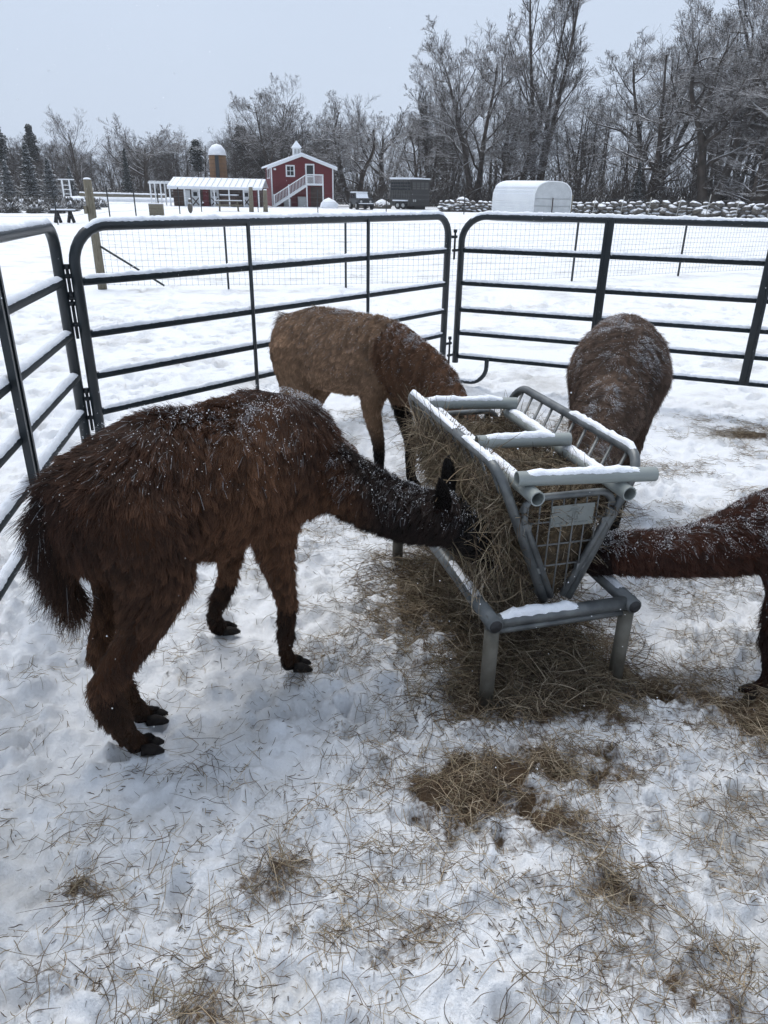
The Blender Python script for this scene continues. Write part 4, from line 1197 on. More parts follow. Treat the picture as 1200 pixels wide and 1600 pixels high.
def window(L, par, x0, x1, z0, z1, y=0.0, tr=0.13, mull=True):
    w = L.B('window', M_WHITE, par, (x0 - tr, x1 + tr, y - 0.06, y + 0.02, z0 - tr, z1 + tr))
    L.B('pane', M_GLASS, w, (x0, x1, y - 0.075, y - 0.05, z0, z1))
    if mull: L.B('mullion', M_WHITE, w, (x0, x1, y - 0.09, y - 0.07, (z0 + z1) / 2 - 0.025, (z0 + z1) / 2 + 0.025), ((x0 + x1) / 2 - 0.02, (x0 + x1) / 2 + 0.02, y - 0.088, y - 0.072, z0, z1))
window(b_, barn, 1.62, 2.28, 2.92, 3.75)
dr = b_.B('door', M_WHITE, barn, (3.48, 4.42, -0.06, 0.02, 2.12, 4.02)); b_.B('pane', M_GLASS, dr, (3.62, 4.28, -0.075, -0.05, 2.9, 3.88)); b_.B('door_panel', M_DKBROWN, dr, (3.62, 4.28, -0.075, -0.05, 2.2, 2.8))
b_.B('light', M_WHITE, barn, (0.28, 0.5, -0.2, 0, 3.38, 3.55))
for y in (1.3, 3.2):
    w = b_.B('window', M_WHITE, barn, (-0.06, 0.02, y, y + 0.9, 2.6, 3.6)); b_.B('pane', M_GLASS, w, (-0.075, -0.05, y + 0.12, y + 0.78, 2.72, 3.48))
cp = b_.B('cupola', M_WHITE, barn, (2.62, 3.38, 2.3, 3.06, PK - 0.1, PK + 0.75))
for x in (2.72, 3.06): b_.B('louvre', M_GREYBOX, cp, (x, x + 0.22, 2.27, 2.31, PK + 0.2, PK + 0.62))
mk('cupola_roof', np.array([b_(2.5, 2.18, PK + 0.75), b_(3.5, 2.18, PK + 0.75), b_(3.5, 3.18, PK + 0.75), b_(2.5, 3.18, PK + 0.75), b_(3.0, 2.68, PK + 1.45)]), [(3, 2, 1, 0), (0, 1, 4), (1, 2, 4), (2, 3, 4), (3, 0, 4)], M_ROOFSNOW, cp, smooth=False)
MB().tube([b_(3.0, 2.68, PK + 1.3), b_(3.0, 2.68, PK + 2.1)], 0.03, 6).box(b_(3.0, 2.68, PK + 1.9), (0.4, 0.04, 0.05), b_.a).build('weather_vane', M_TPOST, cp)
stair = b_.B('landing', M_WHITE, barn, (3.35, 5.15, -1.25, -0.08, 2.02, 2.13))
b_.B('landing_snow', M_ROOFSNOW, stair, (3.37, 5.13, -1.23, -0.1, 2.134, 2.2))
for x in (3.42, 5.08):
    b_.B('post', M_WHITE, barn, (x - 0.06, x + 0.06, -1.24, -1.12, 0, 3.05))
b_.B('handrail', M_WHITE, barn, (3.36, 5.14, -1.24, -1.17, 2.95, 3.05)); b_.B('handrail', M_WHITE, barn, (5.05, 5.13, -1.15, -0.1, 2.95, 3.05))
for k in range(13):
    x = 3.52 + k * 0.12; b_.B('baluster', M_WHITE, barn, (x - 0.02, x + 0.02, -1.22, -1.18, 2.14, 2.95))
for k in range(11):
    x = 3.2 - k * 0.30; z = 2.0 - (k + 1) * 0.18
    b_.B('step', M_WHITE, barn, (x - 0.17, x + 0.17, -1.2, -0.2, z, z + 0.06))
for y in (-1.24, -0.2):
    MB().tube([b_(3.35, y, 1.98), b_(0.0, y, -0.02)], 0.11, 4).build('stringer', M_WHITE, barn)
MB().tube([b_(3.42, -1.2, 3.02), b_(0.05, -1.2, 1.02)], 0.05, 6).build('handrail', M_WHITE, barn)
for k in range(22):
    x = 3.28 - k * 0.148; z = 2.0 - (3.35 - x) * 0.597
    b_.B('baluster', M_WHITE, barn, (x - 0.02, x + 0.02, -1.22, -1.18, z, z + 1.0))
for x in (0.08, 1.6):
    z = 2.0 - (3.35 - x) * 0.597; b_.B('post', M_WHITE, barn, (x - 0.055, x + 0.055, -1.26, -1.14, 0, z + 1.12))
b_.B('heat_pump', M_GREYBOX, barn, (2.6, 3.4, -0.55, -0.1, 0, 0.95)); b_.B('heat_pump', M_GREYBOX, barn, (1.15, 1.85, -0.55, -0.1, 0, 0.75))
b_.B('lower_door', M_DKBROWN, barn, (4.0, 5.4, -0.05, 0.02, 0, 1.9))

# silo
M_SILO = mat('silo_staves', (0.10, 0.052, 0.024), 0.8, (0.17, 0.092, 0.042), 5, bump=0.3, stretch=(3, 3, 0.5))
silo = thing('silo', 'brown stave silo with a snowy white dome behind the long shed', 'silo', (-19.8, 92, 0))
def cyl(cx, cy, r, z0, z1, n=28):
    b = MB(); b.tube([(cx, cy, z0), (cx, cy, z1)], r, n); return b
cyl(-19.85, 92, 0.98, 0, 5.1).build('body', M_SILO, silo, True)
for z in np.arange(0.4, 5.1, 0.42): 
    a = np.linspace(0, 2 * math.pi, 29); MB().tube([(-19.85 + 0.99 * math.cos(t), 92 + 0.99 * math.sin(t), z) for t in a], 0.02, 5, False).build('hoop', M_DKBROWN, silo)
MB().box((-19.72, 91.02, 2.55), (0.42, 0.16, 5.0), 0.1).build('chute', M_GLASS, silo)
V = ICO_V * np.array([1.06, 1.06, 1.2]); V[:, 2] = np.maximum(V[:, 2], 0); mk('dome', V + np.array([-19.85, 92, 5.08]), ICO_F, M_ROOFSNOW, silo)

# long low shed
shed = thing('long_shed', 'long low shed with a snow covered roof and white porch posts beside the barn', 'shed', (-16.7, 77, 0))
s_ = Loc(-21.2, 76.0, math.radians(1.5))
s_.B('wall', M_DKBROWN, shed, (0.1, 8.7, 0.6, 4.0, 0, 1.7))
q = np.array([s_(-0.15, -0.6, 1.62), s_(8.95, -0.6, 1.55), s_(8.95, 2.4, 2.42), s_(-0.15, 2.4, 2.50), s_(-0.15, -0.6, 1.80), s_(8.95, -0.6, 1.73), s_(8.95, 2.4, 2.52), s_(-0.15, 2.4, 2.60), s_(-0.15, 4.4, 1.7), s_(8.95, 4.4, 1.7)])
mk('roof', q, [(0, 1, 5, 4), (4, 5, 6, 7), (3, 2, 1, 0), (7, 6, 9, 8), (2, 3, 8, 9), (0, 4, 7, 3), (1, 2, 6, 5)], M_ROOFSNOW, shed, smooth=False)
for k in range(16):
    x = 0.1 + k * 0.57
    MB().tube([s_(x, -0.58, 1.80), s_(x, 2.38, 2.595)], 0.022, 4).build('roof_seam', M_GREYBOX, shed)
s_.B('fascia', M_WHITE, shed, (-0.15, 8.95, -0.66, -0.61, 1.5, 1.63))
for k in range(7): s_.B('porch_post', M_WHITE, shed, (0.0 + k * 1.42, 0.12 + k * 1.42, -0.56, -0.44, 0, 1.58))
def xdoor(x, wd, red=False):
    d = s_.B('door', M_RED if red else M_WHITE, shed, (x, x + wd, 0.50, 0.58, 0, 1.5))
    if red: return
    s_.B('pane', M_GLASS, d, (x + wd * 0.25, x + wd * 0.75, 0.47, 0.495, 0.9, 1.25))
    for a, c in ((0, 1), (1, 0)):
        MB().tube([s_(x + 0.06 + a * (wd - 0.12), 0.47, 0.08), s_(x + 0.06 + c * (wd - 0.12), 0.47, 0.75)], 0.05, 4).build('cross_brace', M_DKBROWN, d)
s_.B('panel', M_WHITE, shed, (1.15, 1.75, 0.50, 0.58, 0, 1.4)); xdoor(1.9, 0.75); xdoor(3.0, 0.55, True); xdoor(3.75, 0.8); xdoor(6.9, 0.7)
s_.B('panel', M_RED, shed, (7.7, 8.3, 0.50, 0.58, 0, 1.5)); s_.B('hutch_roof', M_ROOFSNOW, shed, (4.8, 6.5, -0.4, 0.6, 1.0, 1.1)); s_.B('hutch', M_DKBROWN, shed, (4.95, 6.35, -0.2, 0.5, 0.1, 0.98))
pg = thing('pergola', 'bare white timber pergola at the left end of the long shed', 'pergola', (-22.4, 76.3, 0))
g_ = Loc(-23.2, 76.0, 0.02)
for x, y in ((0, 0), (1.0, 0), (0, 1.6), (1.0, 1.6)):
    g_.B('post', M_WHITE, pg, (x, x + 0.12, y, y + 0.12, 0, 1.95))
for y in (0, 1.6): g_.B('beam', M_WHITE, pg, (-0.1, 1.85, y - 0.01, y + 0.13, 1.95, 2.1))
for k in range(5): g_.B('rafter', M_WHITE, pg, (0.05 + k * 0.4, 0.13 + k * 0.4, -0.2, 1.9, 2.1, 2.2))

# small things before the shed
def plank_table(name, label, cat, x, y, a, w, h, m):
    t = thing(name, label, cat, (x, y, 0)); L = Loc(x, y, a)
    L.B('top', m, t, (-w / 2, w / 2, -0.35, 0.35, h - 0.06, h)); L.B('snow', M_ROOFSNOW, t, (-w / 2 + 0.01, w / 2 - 0.01, -0.34, 0.34, h + 0.003, h + 0.05))
    for s in (-1, 1):
        for yy in (-1, 1):
            MB().tube([L(s * w * 0.32, yy * 0.12, h - 0.05), L(s * w * 0.32 + s * 0.05, yy * 0.36, 0)], 0.055, 4).build('leg', m, t)
        L.B('seat', m, t, (-w / 2, w / 2, s * 0.75 - 0.12, s * 0.75 + 0.12, h * 0.55, h * 0.55 + 0.05))
    return t
M_BLACKWOOD = mat('black_bench', (0.012, 0.012, 0.014), 0.7)
bn = thing('bench', 'low black bench with snow on its seat beyond the left panel corner', 'bench', (-15.75, 37.5, 0)); L = Loc(-15.75, 37.5, 0.3)
L.B('seat', M_BLACKWOOD, bn, (-0.55, 0.55, -0.18, 0.18, 0.50, 0.56)); L.B('snow', M_ROOFSNOW, bn, (-0.54, 0.54, -0.17, 0.17, 0.563, 0.62))
for s in (-0.3, 0.3):
    for e in (-1, 1): MB().tube([L(s + 0.0, e * 0.0, 0.5), L(s + e * 0.13, 0, 0)], 0.085, 4).build('leg', M_BLACKWOOD, bn)
plank_table('picnic_table', 'snowy picnic table standing before the long shed', 'picnic table', -12.5, 60.8, 0.25, 2.1, 0.75, M_WOOD)
bx = thing('wooden_crate', 'square brown wooden crate alone on the snow left of the picnic table', 'crate', (-14.6, 48.8, 0)); L = Loc(-14.6, 48.8, 0.2)
for k in range(4): L.B('plank', M_WOOD, bx, (-0.42, 0.42, -0.4, 0.4, k * 0.17 + 0.01, k * 0.17 + 0.165))
L.B('snow', M_ROOFSNOW, bx, (-0.41, 0.41, -0.39, 0.39, 0.68, 0.72))
st = thing('stone_figure', 'small grey stone figure standing in the snow near the crate', 'garden figure', (-14.0, 54.8, 0))
mk('body', ICO_V * np.array([0.18, 0.16, 0.38]) + np.array([-14.0, 54.8, 0.36]), ICO_F, M_STONE, st); mk('head', ICO_V * np.array([0.13, 0.13, 0.16]) + np.array([-13.98, 54.8, 0.82]), ICO_F, M_STONE, st)
for (x, y, hgt, lb) in ((-9.62, 60.7, 1.55, 'thick wooden post with a snow top in front of the barn stairs'), (-10.62, 60.1, 1.75, 'bent grey wooden post left of the thick snow topped post')):
    t = thing('timber_post', lb, 'post', (x, y, 0)); MB().tube([(x, y, 0), (x + 0.03, y, hgt)], [0.19, 0.15], 10).build('post', M_WOOD, t, True); mk('snow_cap', ICO_V * np.array([0.15, 0.15, 0.07]) + np.array([x + 0.03, y, hgt]), ICO_F, M_SNOW, t)
lg = thing('log_rail', 'long horizontal log lying along the snow bank left of the long shed', 'log', (-31, 92, 0.6))
MB().tube([(-36, 91, 0.75), (-31, 92, 0.72), (-26.3, 92.5, 0.66)], [0.24, 0.22, 0.2], 10).build('log', M_WOOD, lg, True)
snow_cap([(-36, 91, 0.75), (-26.3, 92.5, 0.66)], 0.21, lg, 0.08, 0.9, 77, name='snow')
sw = thing('swing_frame', 'white timber swing frame with a crossbar before the bare fan shaped tree', 'swing frame', (-40.3, 98, 0))
for x in (-40.75, -39.85): MB().box((x, 98, 1.15), (0.16, 0.16, 2.3)).build('post', M_WHITE, sw)
MB().box((-40.2, 98, 2.35), (2.0, 0.14, 0.14)).build('crossbar', M_WHITE, sw)
for z in (0.7, 1.2, 1.7): MB().box((-40.3, 98, z), (0.9, 0.08, 0.08)).build('rung', M_WHITE, sw)
ms = thing('radio_mast', 'thin radio mast rising above the trees behind the silo', 'mast', (-29.8, 150, 0))
MB().tube([(-29.8, 150, 0), (-29.8, 150, 14.0)], [0.12, 0.06], 6).build('pole', M_GREYBOX, ms)

# snow covered pickup-like off-roader
def car():
    M_CAR = mat('dark_car_paint', (0.02, 0.024, 0.028), 0.35); M_TYRE = mat('tyre', (0.012, 0.012, 0.013), 0.85)
    t = thing('parked_car', 'dark boxy off road car covered in snow parked right of the barn', 'car', (-2.6, 74.8, 0)); L = Loc(-2.6, 73.6, math.radians(-70))
    # local x forward to the camera, y to its left
    L.B('body', M_CAR, t, (-1.6, 1.35, -0.72, 0.72, 0.42, 0.86)); L.B('bonnet', M_CAR, t, (0.25, 1.33, -0.62, 0.62, 0.863, 0.97)); L.B('bonnet_snow', M_ROOFSNOW, t, (0.32, 0.75, -0.55, 0.55, 0.973, 1.0))
    V = np.array([L(-1.55, -0.68, 0.86), L(0.35, -0.68, 0.86), L(0.35, 0.68, 0.86), L(-1.55, 0.68, 0.86), L(-1.5, -0.6, 1.42), L(0.05, -0.6, 1.42), L(0.05, 0.6, 1.42), L(-1.5, 0.6, 1.42)])
    mk('cabin', V, [(3, 2, 1, 0), (4, 5, 6, 7), (0, 1, 5, 4), (1, 2, 6, 5), (2, 3, 7, 6), (3, 0, 4, 7)], M_CAR, t, smooth=False)
    L.B('roof_snow', M_ROOFSNOW, t, (-1.5, 0.08, -0.6, 0.6, 1.423, 1.52))
    V = np.array([L(0.37, -0.6, 0.90), L(0.37, 0.6, 0.90), L(0.075, 0.55, 1.38), L(0.075, -0.55, 1.38)]); V2 = V + L.x * 0.03 + np.array([0, 0, .02])
    mk('windscreen_snow', np.concatenate([V, V2]), [(3, 2, 1, 0), (4, 5, 6, 7), (0, 1, 5, 4), (1, 2, 6, 5), (2, 3, 7, 6), (3, 0, 4, 7)], M_ROOFSNOW, t, smooth=False)
    for s in (-1, 1):
        L.B('side_window', M_GLASS, t, (-1.2, -0.05, s * 0.672 - 0.015, s * 0.672 + 0.015, 0.95, 1.3))
        h = MB().tube([L(1.34, s * 0.45, 0.68), L(1.38, s * 0.45, 0.68)], 0.11, 12).build('headlight', M_GREYBOX, t, True)
        L.B('mirror', M_CAR, t, (0.18, 0.3, s * 0.82 - 0.09, s * 0.82 + 0.09, 0.98, 1.12))
        for x in (-1.0, 0.95):
            w = MB().tube([L(x, s * 0.60, 0.33), L(x, s * 0.82, 0.33)], 0.33, 16).build('wheel', M_TYRE, t, True)
            MB().tube([L(x, s * 0.80, 0.33), L(x, s * 0.835, 0.33)], 0.17, 12).build('rim', M_GREYBOX, w, True)
        L.B('wheel_arch', M_CAR, t, (0.55, 1.38, s * 0.78 - 0.1, s * 0.78 + 0.1, 0.70, 0.76))
    L.B('grille', M_GLASS, t, (1.35, 1.375, -0.32, 0.32, 0.52, 0.80))
    for k in range(7): L.B('grille_bar', M_CAR, t, (1.376, 1.39, -0.3 + k * 0.09, -0.26 + k * 0.09, 0.53, 0.79))
    L.B('bumper', M_TYRE, t, (1.36, 1.55, -0.75, 0.75, 0.36, 0.5)); L.B('bumper_snow', M_ROOFSNOW, t, (1.37, 1.54, -0.7, 0.7, 0.503, 0.56))
car()

def trailer():
    M_TR = mat('grey_trailer', (0.055, 0.055, 0.054), 0.6, (0.08, 0.079, 0.075), 4); M_TRD = mat('dark_trailer_end', (0.022, 0.022, 0.022), 0.6); M_TYRE = mat('trailer_tyre', (0.012, 0.012, 0.013), 0.85)
    t = thing('horse_trailer', 'tall grey livestock trailer with slatted openings parked right of the car', 'trailer', (2.1, 77, 0)); L = Loc(2.15, 75.6, math.radians(24))
    # right side = rear doors, left face = long side
    S = Loc(0.15, 77.0, math.radians(-28))
    L.B('body', M_TRD, t, (0, 1.95, 0.0, 2.3, 0.30, 2.68))
    L.B('roof_snow', M_ROOFSNOW, t, (-0.05, 2.0, -0.02, 2.32, 2.683, 2.78))
    L.B('floor_frame', M_TYRE, t, (0.3, 1.6, 0.1, 2.0, 0.02, 0.295))
    for k in range(4): L.B('vent', M_TR, t, (0.12 + k * 0.45, 0.46 + k * 0.45, -0.02, -0.003, 1.80, 2.4))
    for z in (1.95, 2.1, 2.25): L.B('vent_bar', M_TRD, t, (0.1, 1.85, -0.035, -0.022, z, z + 0.05))
    for z in (0.7,): L.B('hinge_plate', M_GREYBOX, t, (0.2, 0.32, -0.02, -0.003, z, z + 0.2), (0.4, 0.52, -0.02, -0.003, z, z + 0.2))
    # long side runs to the left and back
    e = L(0, 0, 0); dirv = np.array([0.10, 76.9, 0]) - e; ln = np.linalg.norm(dirv[:2]); S = Loc(e[0], e[1], math.atan2(dirv[1], dirv[0]))
    S.B('side_wall', M_TR, t, (0.02, ln, -1.9, -0.03, 0.30, 2.66)); S.B('side_roof_snow', M_ROOFSNOW, t, (0.0, ln + 0.05, -1.9, 0.02, 2.665, 2.83))
    S.B('opening', M_GLASS, t, (0.15, ln - 0.12, -0.028, -0.010, 1.72, 2.42))
    for k in range(9): S.B('rib', M_TRD, t, (0.1 + k * (ln - 0.25) / 8, 0.16 + k * (ln - 0.25) / 8, -0.012, 0.02, 0.35, 2.6))
    for z in (0.6, 0.85, 1.1, 1.35, 1.6, 1.9, 2.15): S.B('slat', M_TR, t, (0.05, ln - 0.05, -0.015, 0.01, z, z + 0.06))
    for x in (ln * 0.32, ln * 0.58):
        c = S(x, 0.12, 0.36); w = MB().tube([c - S.y * 0.14, c + S.y * 0.10], 0.34, 16).build('wheel', M_TYRE, t, True); MB().tube([c + S.y * 0.09, c + S.y * 0.115], 0.18, 12).build('rim', M_GREYBOX, w, True)
    S.B('mudguard_snow', M_ROOFSNOW, t, (ln * 0.15, ln * 0.8, 0.0, 0.3, 0.74, 0.85))
trailer()

# white hoop shelter
def hoop_hut():
    M_HUT = mat('white_ribbed_sheet', (0.78, 0.80, 0.81), 0.55, (0.72, 0.74, 0.76), 2); M_PANEL = mat('translucent_end', (0.50, 0.52, 0.53), 0.5, (0.43, 0.45, 0.46), 3)
    t = thing('hoop_shelter', 'white ribbed hoop shelter with a rounded snowy roof in the field', 'shelter', (9.4, 50, 0)); L = Loc(9.0, 48.6, math.radians(22))
    W, D, EV, TP = 2.75, 2.9, 1.33, 2.32
    prof = [(0, 0), (0, EV)]
    for k in range(1, 16):
        a = math.pi - math.pi * k / 16; prof.append((W / 2 + W / 2 * math.copysign(abs(math.cos(a)) ** 0.72, math.cos(a)), EV + (TP - EV) * math.sin(a) ** 0.8))
    prof += [(W, EV), (W, 0)]
    dvec = np.array([-2.05, 1.15, 0]); dvec = dvec / np.linalg.norm(dvec); ends = [0.0, 2.75]
    def pt(x, z, s): return L(x, 0, z) + dvec * s
    n = len(prof)
    V = np.array([pt(x, z, s) for s in ends for x, z in prof]); F = [(i, i + 1, n + i + 1, n + i) for i in range(n - 1)]
    mk('shell', V, F, M_HUT, t, smooth=False)
    mk('end_wall', np.array([pt(x, z, 0.02) for x, z in prof] + [pt(x, z, 0.06) for x, z in prof]), [tuple(range(n)), tuple(range(2 * n - 1, n - 1, -1))] , M_PANEL, t, smooth=False)
    mk('end_wall', np.array([pt(x, z, 2.70) for x, z in prof]), [tuple(range(n))], M_PANEL, t, smooth=False)
    MB().tube([pt(x, z, -0.01) for x, z in prof], 0.035, 6).build('rim', M_HUT, t)
    for z in np.arange(0.18, EV, 0.17): MB().tube([pt(-0.012, z, 0), pt(-0.012, z, 2.75)], 0.022, 4).build('rib', M_HUT, t)
    for (x, z) in prof[2:9]: MB().tube([pt(x, z + 0.005, -0.02), pt(x, z + 0.005, 2.77)], 0.02, 4).build('rib', M_ROOFSNOW, t)
    sn = [(x, z + 0.035) for x, z in prof[4:-5]]; m = len(sn)
    mk('roof_snow', np.array([pt(x, z, s) for s in (-0.02, 2.78) for x, z in sn]), [(i, i + 1, m + i + 1, m + i) for i in range(m - 1)], M_ROOFSNOW, t, smooth=True)
    for x in (W * 0.5,): MB().tube([pt(x, 0.0, -0.02), pt(x, EV + 0.05, -0.02)], 0.03, 6).build('door_edge', M_DKBROWN, t)
    for z in (0.45, 0.9, 1.32): MB().tube([pt(0, z, -0.012), pt(W, z, -0.012)], 0.015, 4).build('seam', M_GREYBOX, t)
    MB().tube([pt(W + 0.06, 0, 0.0), pt(W + 0.06, 1.55, 0.0)], 0.07, 8).build('corner_post', M_WOOD, t, True)
hoop_hut()
# ------------------------------------------------------------------ stones, bushes, mounds
def stone_mesh(seed):
    r = np.random.default_rng(seed)
    V = ICO_V[:].copy()
    n = np.zeros(len(V))
    for k in range(9):
        d = r.normal(size=3); d /= np.linalg.norm(d); n = np.minimum(n, 0.75 + 0.2 * r.random() - V @ d) if k else 0.8 - V @ d
        cut = 0.62 + 0.28 * r.random(); over = np.maximum(V @ d - cut, 0); V = V - over[:, None] * d
    V *= 1 + 0.06 * r.normal(size=(len(V), 1))
    return mesh_data('stone', V, ICO_F, M_STONE, smooth=False)
STONES = [stone_mesh(200 + i) for i in range(7)]
def put(mesh, name, parent, p, scale, rot):
    o = bpy.data.objects.new(name, mesh); COL.objects.link(o)
    o.location = np.array(p) - (BASE[parent.name] if parent else 0); o.scale = scale; o.rotation_euler = rot
    if parent: o.parent = parent
    return o
wl = thing('stone_wall', 'rough dry stone wall dusted with snow along the edge of the wood', 'stone wall', (20, 68, 0))
WL = np.array([(4.6, 70.2), (9.9, 70.6), (16.8, 70.0), (22.2, 68.7), (26.7, 66.0), (31.5, 62.8), (37.0, 58.5)])
rs = np.random.default_rng(44)
seg = np.r_[0, np.cumsum(np.linalg.norm(np.diff(WL, axis=0), axis=1))]
for row in range(4):
    s = rs.uniform(0, 0.4)
    while s < seg[-1]:
        big = 0.27 + 0.19 * np.clip((s - 8) / 14, 0, 1)
        w = big * rs.uniform(0.7, 1.4)
        x, y = np.interp(s, seg, WL[:, 0]), np.interp(s, seg, WL[:, 1])
        put(STONES[rs.integers(7)], 'stone', wl, (x + rs.normal(0, 0.05), y + rs.normal(0, 0.12) + 0.05 * row, 0.12 + row * (0.21 + 0.07 * np.clip((s - 8) / 14, 0, 1)) + rs.normal(0, 0.03)), (w, w * 0.8, w * rs.uniform(0.48, 0.75)), (rs.normal(0, 0.2), rs.normal(0, 0.2), rs.uniform(0, 6.28)))
        s += w * 1.62
# filling behind so the wall is solid
fill = MB()
fp = [(x, y + 0.35, 0.3) for x, y in WL]; V, F = tube(fp, 0.42, 8, True, (0.7, 0.9)); fill.add(V, F); o = fill.build('wall_core', M_STONE, wl); tag(o, kind='stuff')
sf = thing('stake_fence', 'row of pale thin stakes standing before the stone wall', 'fence', (22, 67, 0))
M_STAKE = mat('pale_stake', (0.36, 0.36, 0.34), 0.8)
for k in range(15):
    s = 6.5 + k * 2.35; x, y = np.interp(s, seg, WL[:, 0]), np.interp(s, seg, WL[:, 1]); 
    MB().tube([(x, y - 0.75, 0), (x + rs.normal(0.06, 0.08), y - 0.75, 1.45 + rs.normal(0, 0.1))], 0.035, 6).build('stake', M_STAKE, sf, True)
P = np.array([[(*(WL[i] - (0, 0.75)), z), (*((WL[i] + WL[i + 1]) / 2 - (0, 0.75)), z), (*(WL[i + 1] - (0, 0.75)), z)] for z in (0.5, 0.9, 1.25) for i in range(1, len(WL) - 1)])
V, Q = tubes(P, np.full(P.shape[:2], 0.008), 3); o = mk('strand_wire', V, Q, M_WIRE2, sf); tag(o, kind='stuff')
bd = thing('boulder', 'large snow topped boulder by the left end of the stone wall', 'boulder', (7.0, 73.5, 0))
put(STONES[1], 'rock', bd, (7.0, 73.5, 0.75), (0.75, 0.7, 0.62), (0.2, 0.1, 0.5)); put(STONES[3], 'rock', bd, (7.5, 73.2, 0.35), (0.6, 0.5, 0.4), (0, 0.2, 1.5))
for (x, y, r, hgt, nm, lb) in ((-5.9, 76.5, 1.0, 0.95, 'snow_mound', 'tented mound of snow beside the right corner of the red barn'), (-1.0 + 0.3, 78.5, 1.0, 0.9, 'rubble_heap', 'heap of snowy rubble between the car and the trailer'), (-2.9, 80.0, 0.9, 0.85, 'rubble_heap', 'snowy heap of brush behind the left of the car')):
    t = thing(nm, lb, 'mound' if 'snow' in nm else 'heap', (x, y, 0))
    V = ICO_V * np.array([r, r * 0.9, hgt]); V[:, 2] = np.maximum(V[:, 2], -0.02) * (1 - 0.15 * np.random.default_rng(int(x * 10) + 99).random(len(V))); V[:, :2] *= (1 + 0.12 * np.random.default_rng(5).normal(size=(len(V), 1)))
    mk('heap', V + np.array([x, y, 0]), ICO_F, M_ROOFSNOW if 'snow' in nm else M_STONE, t, smooth=False)
    if nm != 'snow_mound':
        for k in range(9):
            a = rs.uniform(0, 6.28); put(STONES[k % 7], 'stone', t, (x + math.cos(a) * r * 0.8, y - abs(math.sin(a)) * r * 0.7, rs.uniform(0.1, 0.45)), (0.3, 0.25, 0.22), (rs.uniform(0, 1), 0, a))
for x, y in ((-6.6, 74.9), (-4.3, 74.9)):
    pass
bank = MB()
Vb = ICO_V * np.array([8.5, 2.0, 0.75]) + np.array([-32.5, 95, 0.0]); sb = mk('snow_bank', Vb, ICO_F, M_ROOFSNOW, None, loc=(-32.5, 95, 0)); tag(sb, 'long low bank of snow behind the bushes and log', 'snow bank')

M_BUSH = snowy('dry_bush', (0.045, 0.043, 0.040), (0.10, 0.095, 0.086), 0.62, 0.45, 20, nscale=14)
def bush_mesh(seed):
    r = np.random.default_rng(seed); n = 240
    a = r.uniform(0, 6.28, n); e = np.arcsin(r.uniform(0.05, 1.0, n)); L = r.uniform(0.75, 1.05, n)
    d = np.c_[np.cos(a) * np.cos(e), np.sin(a) * np.cos(e), np.sin(e)]
    P = np.stack([d * 0.12 * L[:, None], d * 0.6 * L[:, None] + r.normal(0, 0.03, (n, 3)), d * L[:, None] + r.normal(0, 0.06, (n, 3))], 1)
    V, Q = tubes(P, np.repeat(np.array([[0.02, 0.05, 0.03]]), n, 0), 3)
    m = len(V); dome = ICO_V * 0.78; dome[:, 2] = np.maximum(dome[:, 2], 0)
    return mesh_data('bush', np.concatenate([V, dome]), [tuple(q) for q in Q] + [tuple(f + m) for f in ICO_F], M_BUSH, smooth=True)
BUSH = [bush_mesh(300 + i) for i in range(4)]
for row, (y, x0, x1) in enumerate(((48.8, -34.5, -21.2), (53.5, -38.0, -22.0), (58.5, -41.0, -23.0), (64.0, -45.0, -24.0), (69.5, -48.0, -30.0))):
    x = x0
    while x < x1:
        o = put(BUSH[rs.integers(4)], 'bush', None, (x + rs.normal(0, 0.08), y + rs.normal(0, 0.15) + (x - x0) * 0.12, 0), (0.74 * rs.uniform(0.85, 1.12), 0.7, 0.84 * rs.uniform(0.85, 1.15)), (0, 0, rs.uniform(0, 6)))
        tag(o, 'rounded grey bush dusted with snow in the %s row at far left' % ('nearest', 'second', 'third', 'fourth', 'farthest')[row], 'bush', 'rounded bushes, %s row' % ('nearest', 'second', 'third', 'fourth', 'farthest')[row])
        x += 1.28
